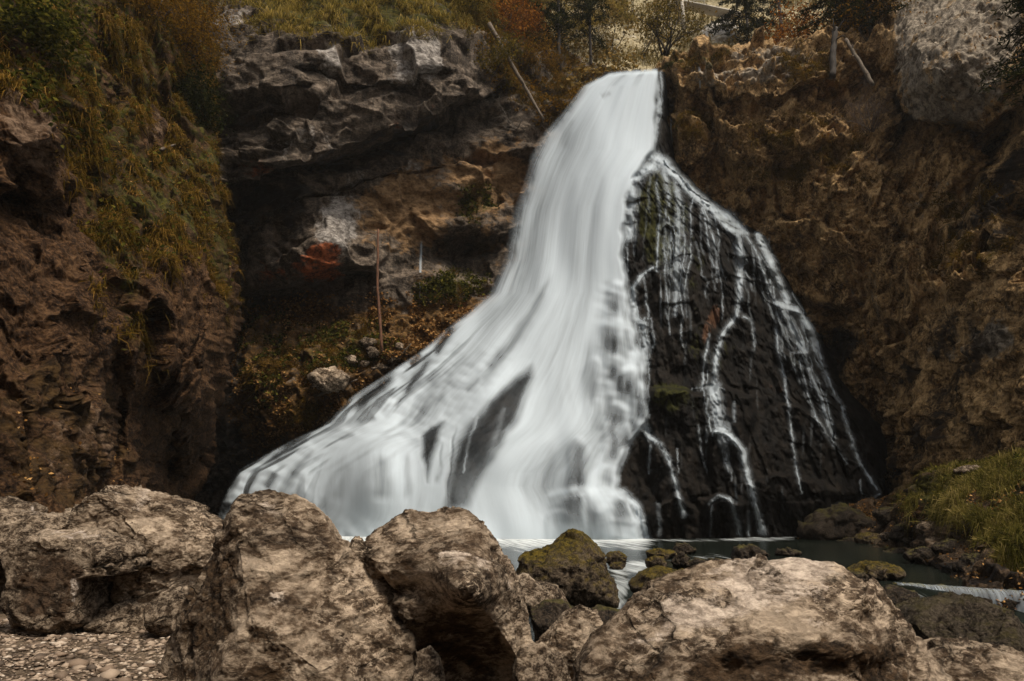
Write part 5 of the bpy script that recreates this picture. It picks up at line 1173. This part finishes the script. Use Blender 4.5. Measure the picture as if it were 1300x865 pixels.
# dead wood
def log(name, pts, rad, mat, label, cat='log', knots=4):
    pts = np.array(pts, float); t = np.linspace(0, 1, 16); s_ = np.linspace(0, 1, len(pts))
    P = np.stack([np.interp(t, s_, pts[:, i]) for i in range(3)], -1)
    P[1:-1] += rng.normal(size=(14, 3))*rad[0]*.12
    root = empty(name, P[np.argmin(P[:, 2])])
    mb = MB(); mb.tube(P, np.linspace(rad[0], rad[1], 16), 10, .25); mb.build('trunk', mat, root)
    if knots:
        for k in range(knots):
            b = MB()
            i = rng.integers(3, 14); d = rng.normal(size=3); d[1] = -abs(d[1]); d /= np.linalg.norm(d)
            b.tube([P[i], P[i] + d*rad[0]*2.5, P[i] + d*rad[0]*4 + rng.normal(size=3)*rad[0]], [rad[0]*.3, rad[0]*.2, rad[0]*.1], 5)
            b.build('branch_stub', mat, root)
    return tag(root, label, cat)
log('fallen_log', [place(621, 30, 38.4), place(655, 91, 37.9), place(690, 152, 37.4)], (.15, .08), M_DEADWOOD, 'long grey dead log leaning down towards the left edge of the fall')
log('dead_tree', [place(480, 291, 34.6), place(479, 360, 34.3), place(485, 446, 34.2)], (.055, .085), M_REDWOOD, 'slim reddish dead trunk standing upright under the overhang', 'dead trunk')
log('dead_stump', [place(1057, 98, 32.2), place(1058, 66, 32.4), place(1061, 36, 32.6)], (.17, .14), M_BARK, 'upright grey dead stump on the rim of the right wall', 'stump')
log('fallen_log', [place(1108, 108, 31.3), place(1091, 78, 31.9), place(1074, 50, 32.5)], (.11, .09), M_DEADWOOD, 'mossy log leaning beside the upright grey stump')
log('fallen_log', [onto(RIGHT, 1000, 98, .3), onto(RIGHT, 1024, 112, .3)], (.14, .1), M_DEADWOOD, 'short log lying on the plated rim of the right wall')
log('dead_stick', [onto(LEFT, 228, 148, .3), onto(LEFT, 229, 184, .35)], (.05, .04), M_DEADWOOD, 'thin upright stick among the grass of the left wall', 'stick', 0)
log('dead_stick', [onto(LEFT, 196, 197, .3), onto(LEFT, 216, 185, .35)], (.06, .03), M_DEADWOOD, 'short slanting stick among the grass of the left wall', 'stick', 0)
for a, b, lab in [((492, 462), (520, 438), 'bent stick pointing up from the debris at the foot of the dead trunk'), ((470, 470), (500, 462), 'dark stick lying flat in the debris under the overhang'), ((400, 500), (448, 488), 'long stick lying below the pale rock of the leafy slope')]:
    log('driftwood', [onto(BACK, *a, .25), onto(BACK, *b, .4)], (.07, .04), M_DEADWOOD, lab, 'stick', 2)
for cx, cy, rx, ry, lab, mt in [(445, 457, 9, 5, 'pale oval stone on the leafy slope', M_BOULDER), (462, 462, 7, 4, 'small tan stone just right of the pale oval stone', M_BOULDER), (473, 448, 8, 6, 'reddish stone left of the dead trunk foot', M_BOULDER_B), (507, 440, 6, 4, 'small pale stone right of the dead trunk foot', M_BOULDER), (497, 456, 9, 5, 'flat brown stone in the debris by the fall', M_BOULDER_B), (418, 482, 24, 13, 'large pale rock bedded in the leafy slope', M_BOULDER), (484, 466, 7, 4, 'amber stone at the edge of the rivulets', M_BOULDER_B), (468, 436, 11, 6, 'grey slab of stone above the pale oval stone', M_BOULDER_B)]:
    k = np.linspace(0, 2*np.pi, 14, endpoint=False); Yd = float(onto(BACK, cx, cy, .1)[1])
    boulder('slope_stone', np.stack([cx + rx*np.cos(k)*(1 + .15*np.sin(3*k + cx)), cy + ry*np.sin(k)], -1), Yd, rx/FPX*Yd*.8, rx/FPX*Yd, mt, lab, 'stone', 'stones on the slope under the overhang', 5, seed=cx*.17, amp=2.2)

# thin trickles
def ribbon(name, rel, poly, w, label, a=.7, lift=.12):
    pts = []
    for k in range(len(poly)-1):
        for q in np.linspace(0, 1, 14, endpoint=False): pts.append(np.array(poly[k])*(1-q) + np.array(poly[k+1])*q)
    pts.append(np.array(poly[-1])); pts = np.array(pts, float)
    n = len(pts); w = np.interp(np.linspace(0, 1, n), np.linspace(0, 1, len(w)), w)
    D = np.array([onto(rel, x, y, 0)[1] for x, y in pts]); D = np.convolve(np.pad(D, 3, mode='edge'), np.ones(7)/7, 'valid') - lift
    u = np.linspace(-1, 1, 7)
    V = np.stack([place(pts[:, 0] + k*w, pts[:, 1], D + .04*k*k) for k in u], 1)
    den = (a*(1-np.abs(u)**2.2))[None]*np.ones((n, 1)); den *= np.minimum(1, np.arange(n)/4 + .2)[:, None]
    fl = np.stack(np.broadcast_arrays(u[None]*.12 + poly[0][0]*.1, np.linspace(0, n/40, n)[:, None], 0), -1)
    o = mesh_obj(name, V, grid_faces(n, 7), M_WATER, None, dict(dens=den, flow=fl)); return tag(o, label, 'trickle', kind='structure')
ribbon('trickle_water', BACK, [(535, 306), (534, 330), (533, 378)], [2.5, 2.2, 1.2], 'thin trickle dropping from a dark spout under the overhang', .5)
ribbon('trickle_water', RIGHT, [(888, 84), (889, 112)], [2, 1.4], 'short trickle dripping from the mossy rim right of the crest', .5)
ribbon('trickle_water', RIGHT, [(852, 150), (853, 190), (856, 222)], [2.5, 2, 1.5], 'trickle down the mossy groove right of the crest', .45)
ribbon('stream_water', BANK, [(1112, 634), (1095, 642), (1068, 648), (1046, 655), (1030, 664), (1020, 676), (1014, 692)], [3, 4, 4.5, 6, 5, 8, 9], 'small white rill running into the pool at the right foot of the fall', .85)
x_ = None

# footbridge beyond the crest
root = empty('footbridge', place(895, 24, 56))
a = place(852, 14, 56); b = place(940, 8, 58)
mb = MB(); dv = b - a; mid = (a+b)/2; mb.box(mid + [0, 0, -.1], (np.linalg.norm(dv[:2]), 1.1, .16), math.atan2(dv[1], dv[0])); mb.build('deck', M_PALEWOOD, root)
for q in (0.55, 1.0):
    mb = MB(); mb.tube([a + [0, -.5, q], b + [0, -.5, q]], .035, 6); mb.build('rail', M_PALEWOOD, root)
for t_ in (.2, .45, .7, .95):
    mb = MB(); c_ = a*(1-t_) + b*t_; mb.tube([c_ + [0, -.5, -.1], c_ + [0, -.5, 1.05]], .05, 6); mb.build('post', M_PALEWOOD, root)
mb = MB(); c_ = place(868, 30, 55.2); mb.tube([c_ - [0, 0, 1.2], c_ + [0, 0, 3.5]], .16, 8); mb.build('support', M_PALEWOOD, root)
tag(root, 'pale wooden footbridge with rails crossing the stream above the fall', 'footbridge')

# ------------------------------------------------------------------ air
hz = MB(); hz.box((0, 45, 30), (244, 214, 124))
hm, nt, out = new_mat('damp_air'); gg = NT(nt)
pv = gg.n('ShaderNodeVolumePrincipled'); pv.inputs['Color'].default_value = (.92, .9, .86, 1); pv.inputs['Density'].default_value = .0003; pv.inputs['Anisotropy'].default_value = .2
gg.l(pv.outputs[0], out.inputs['Volume'])
o = hz.build('haze', hm, smooth=False); o['kind'] = 'stuff'; o['label'] = 'thin damp air filling the gorge'; o['category'] = 'haze'
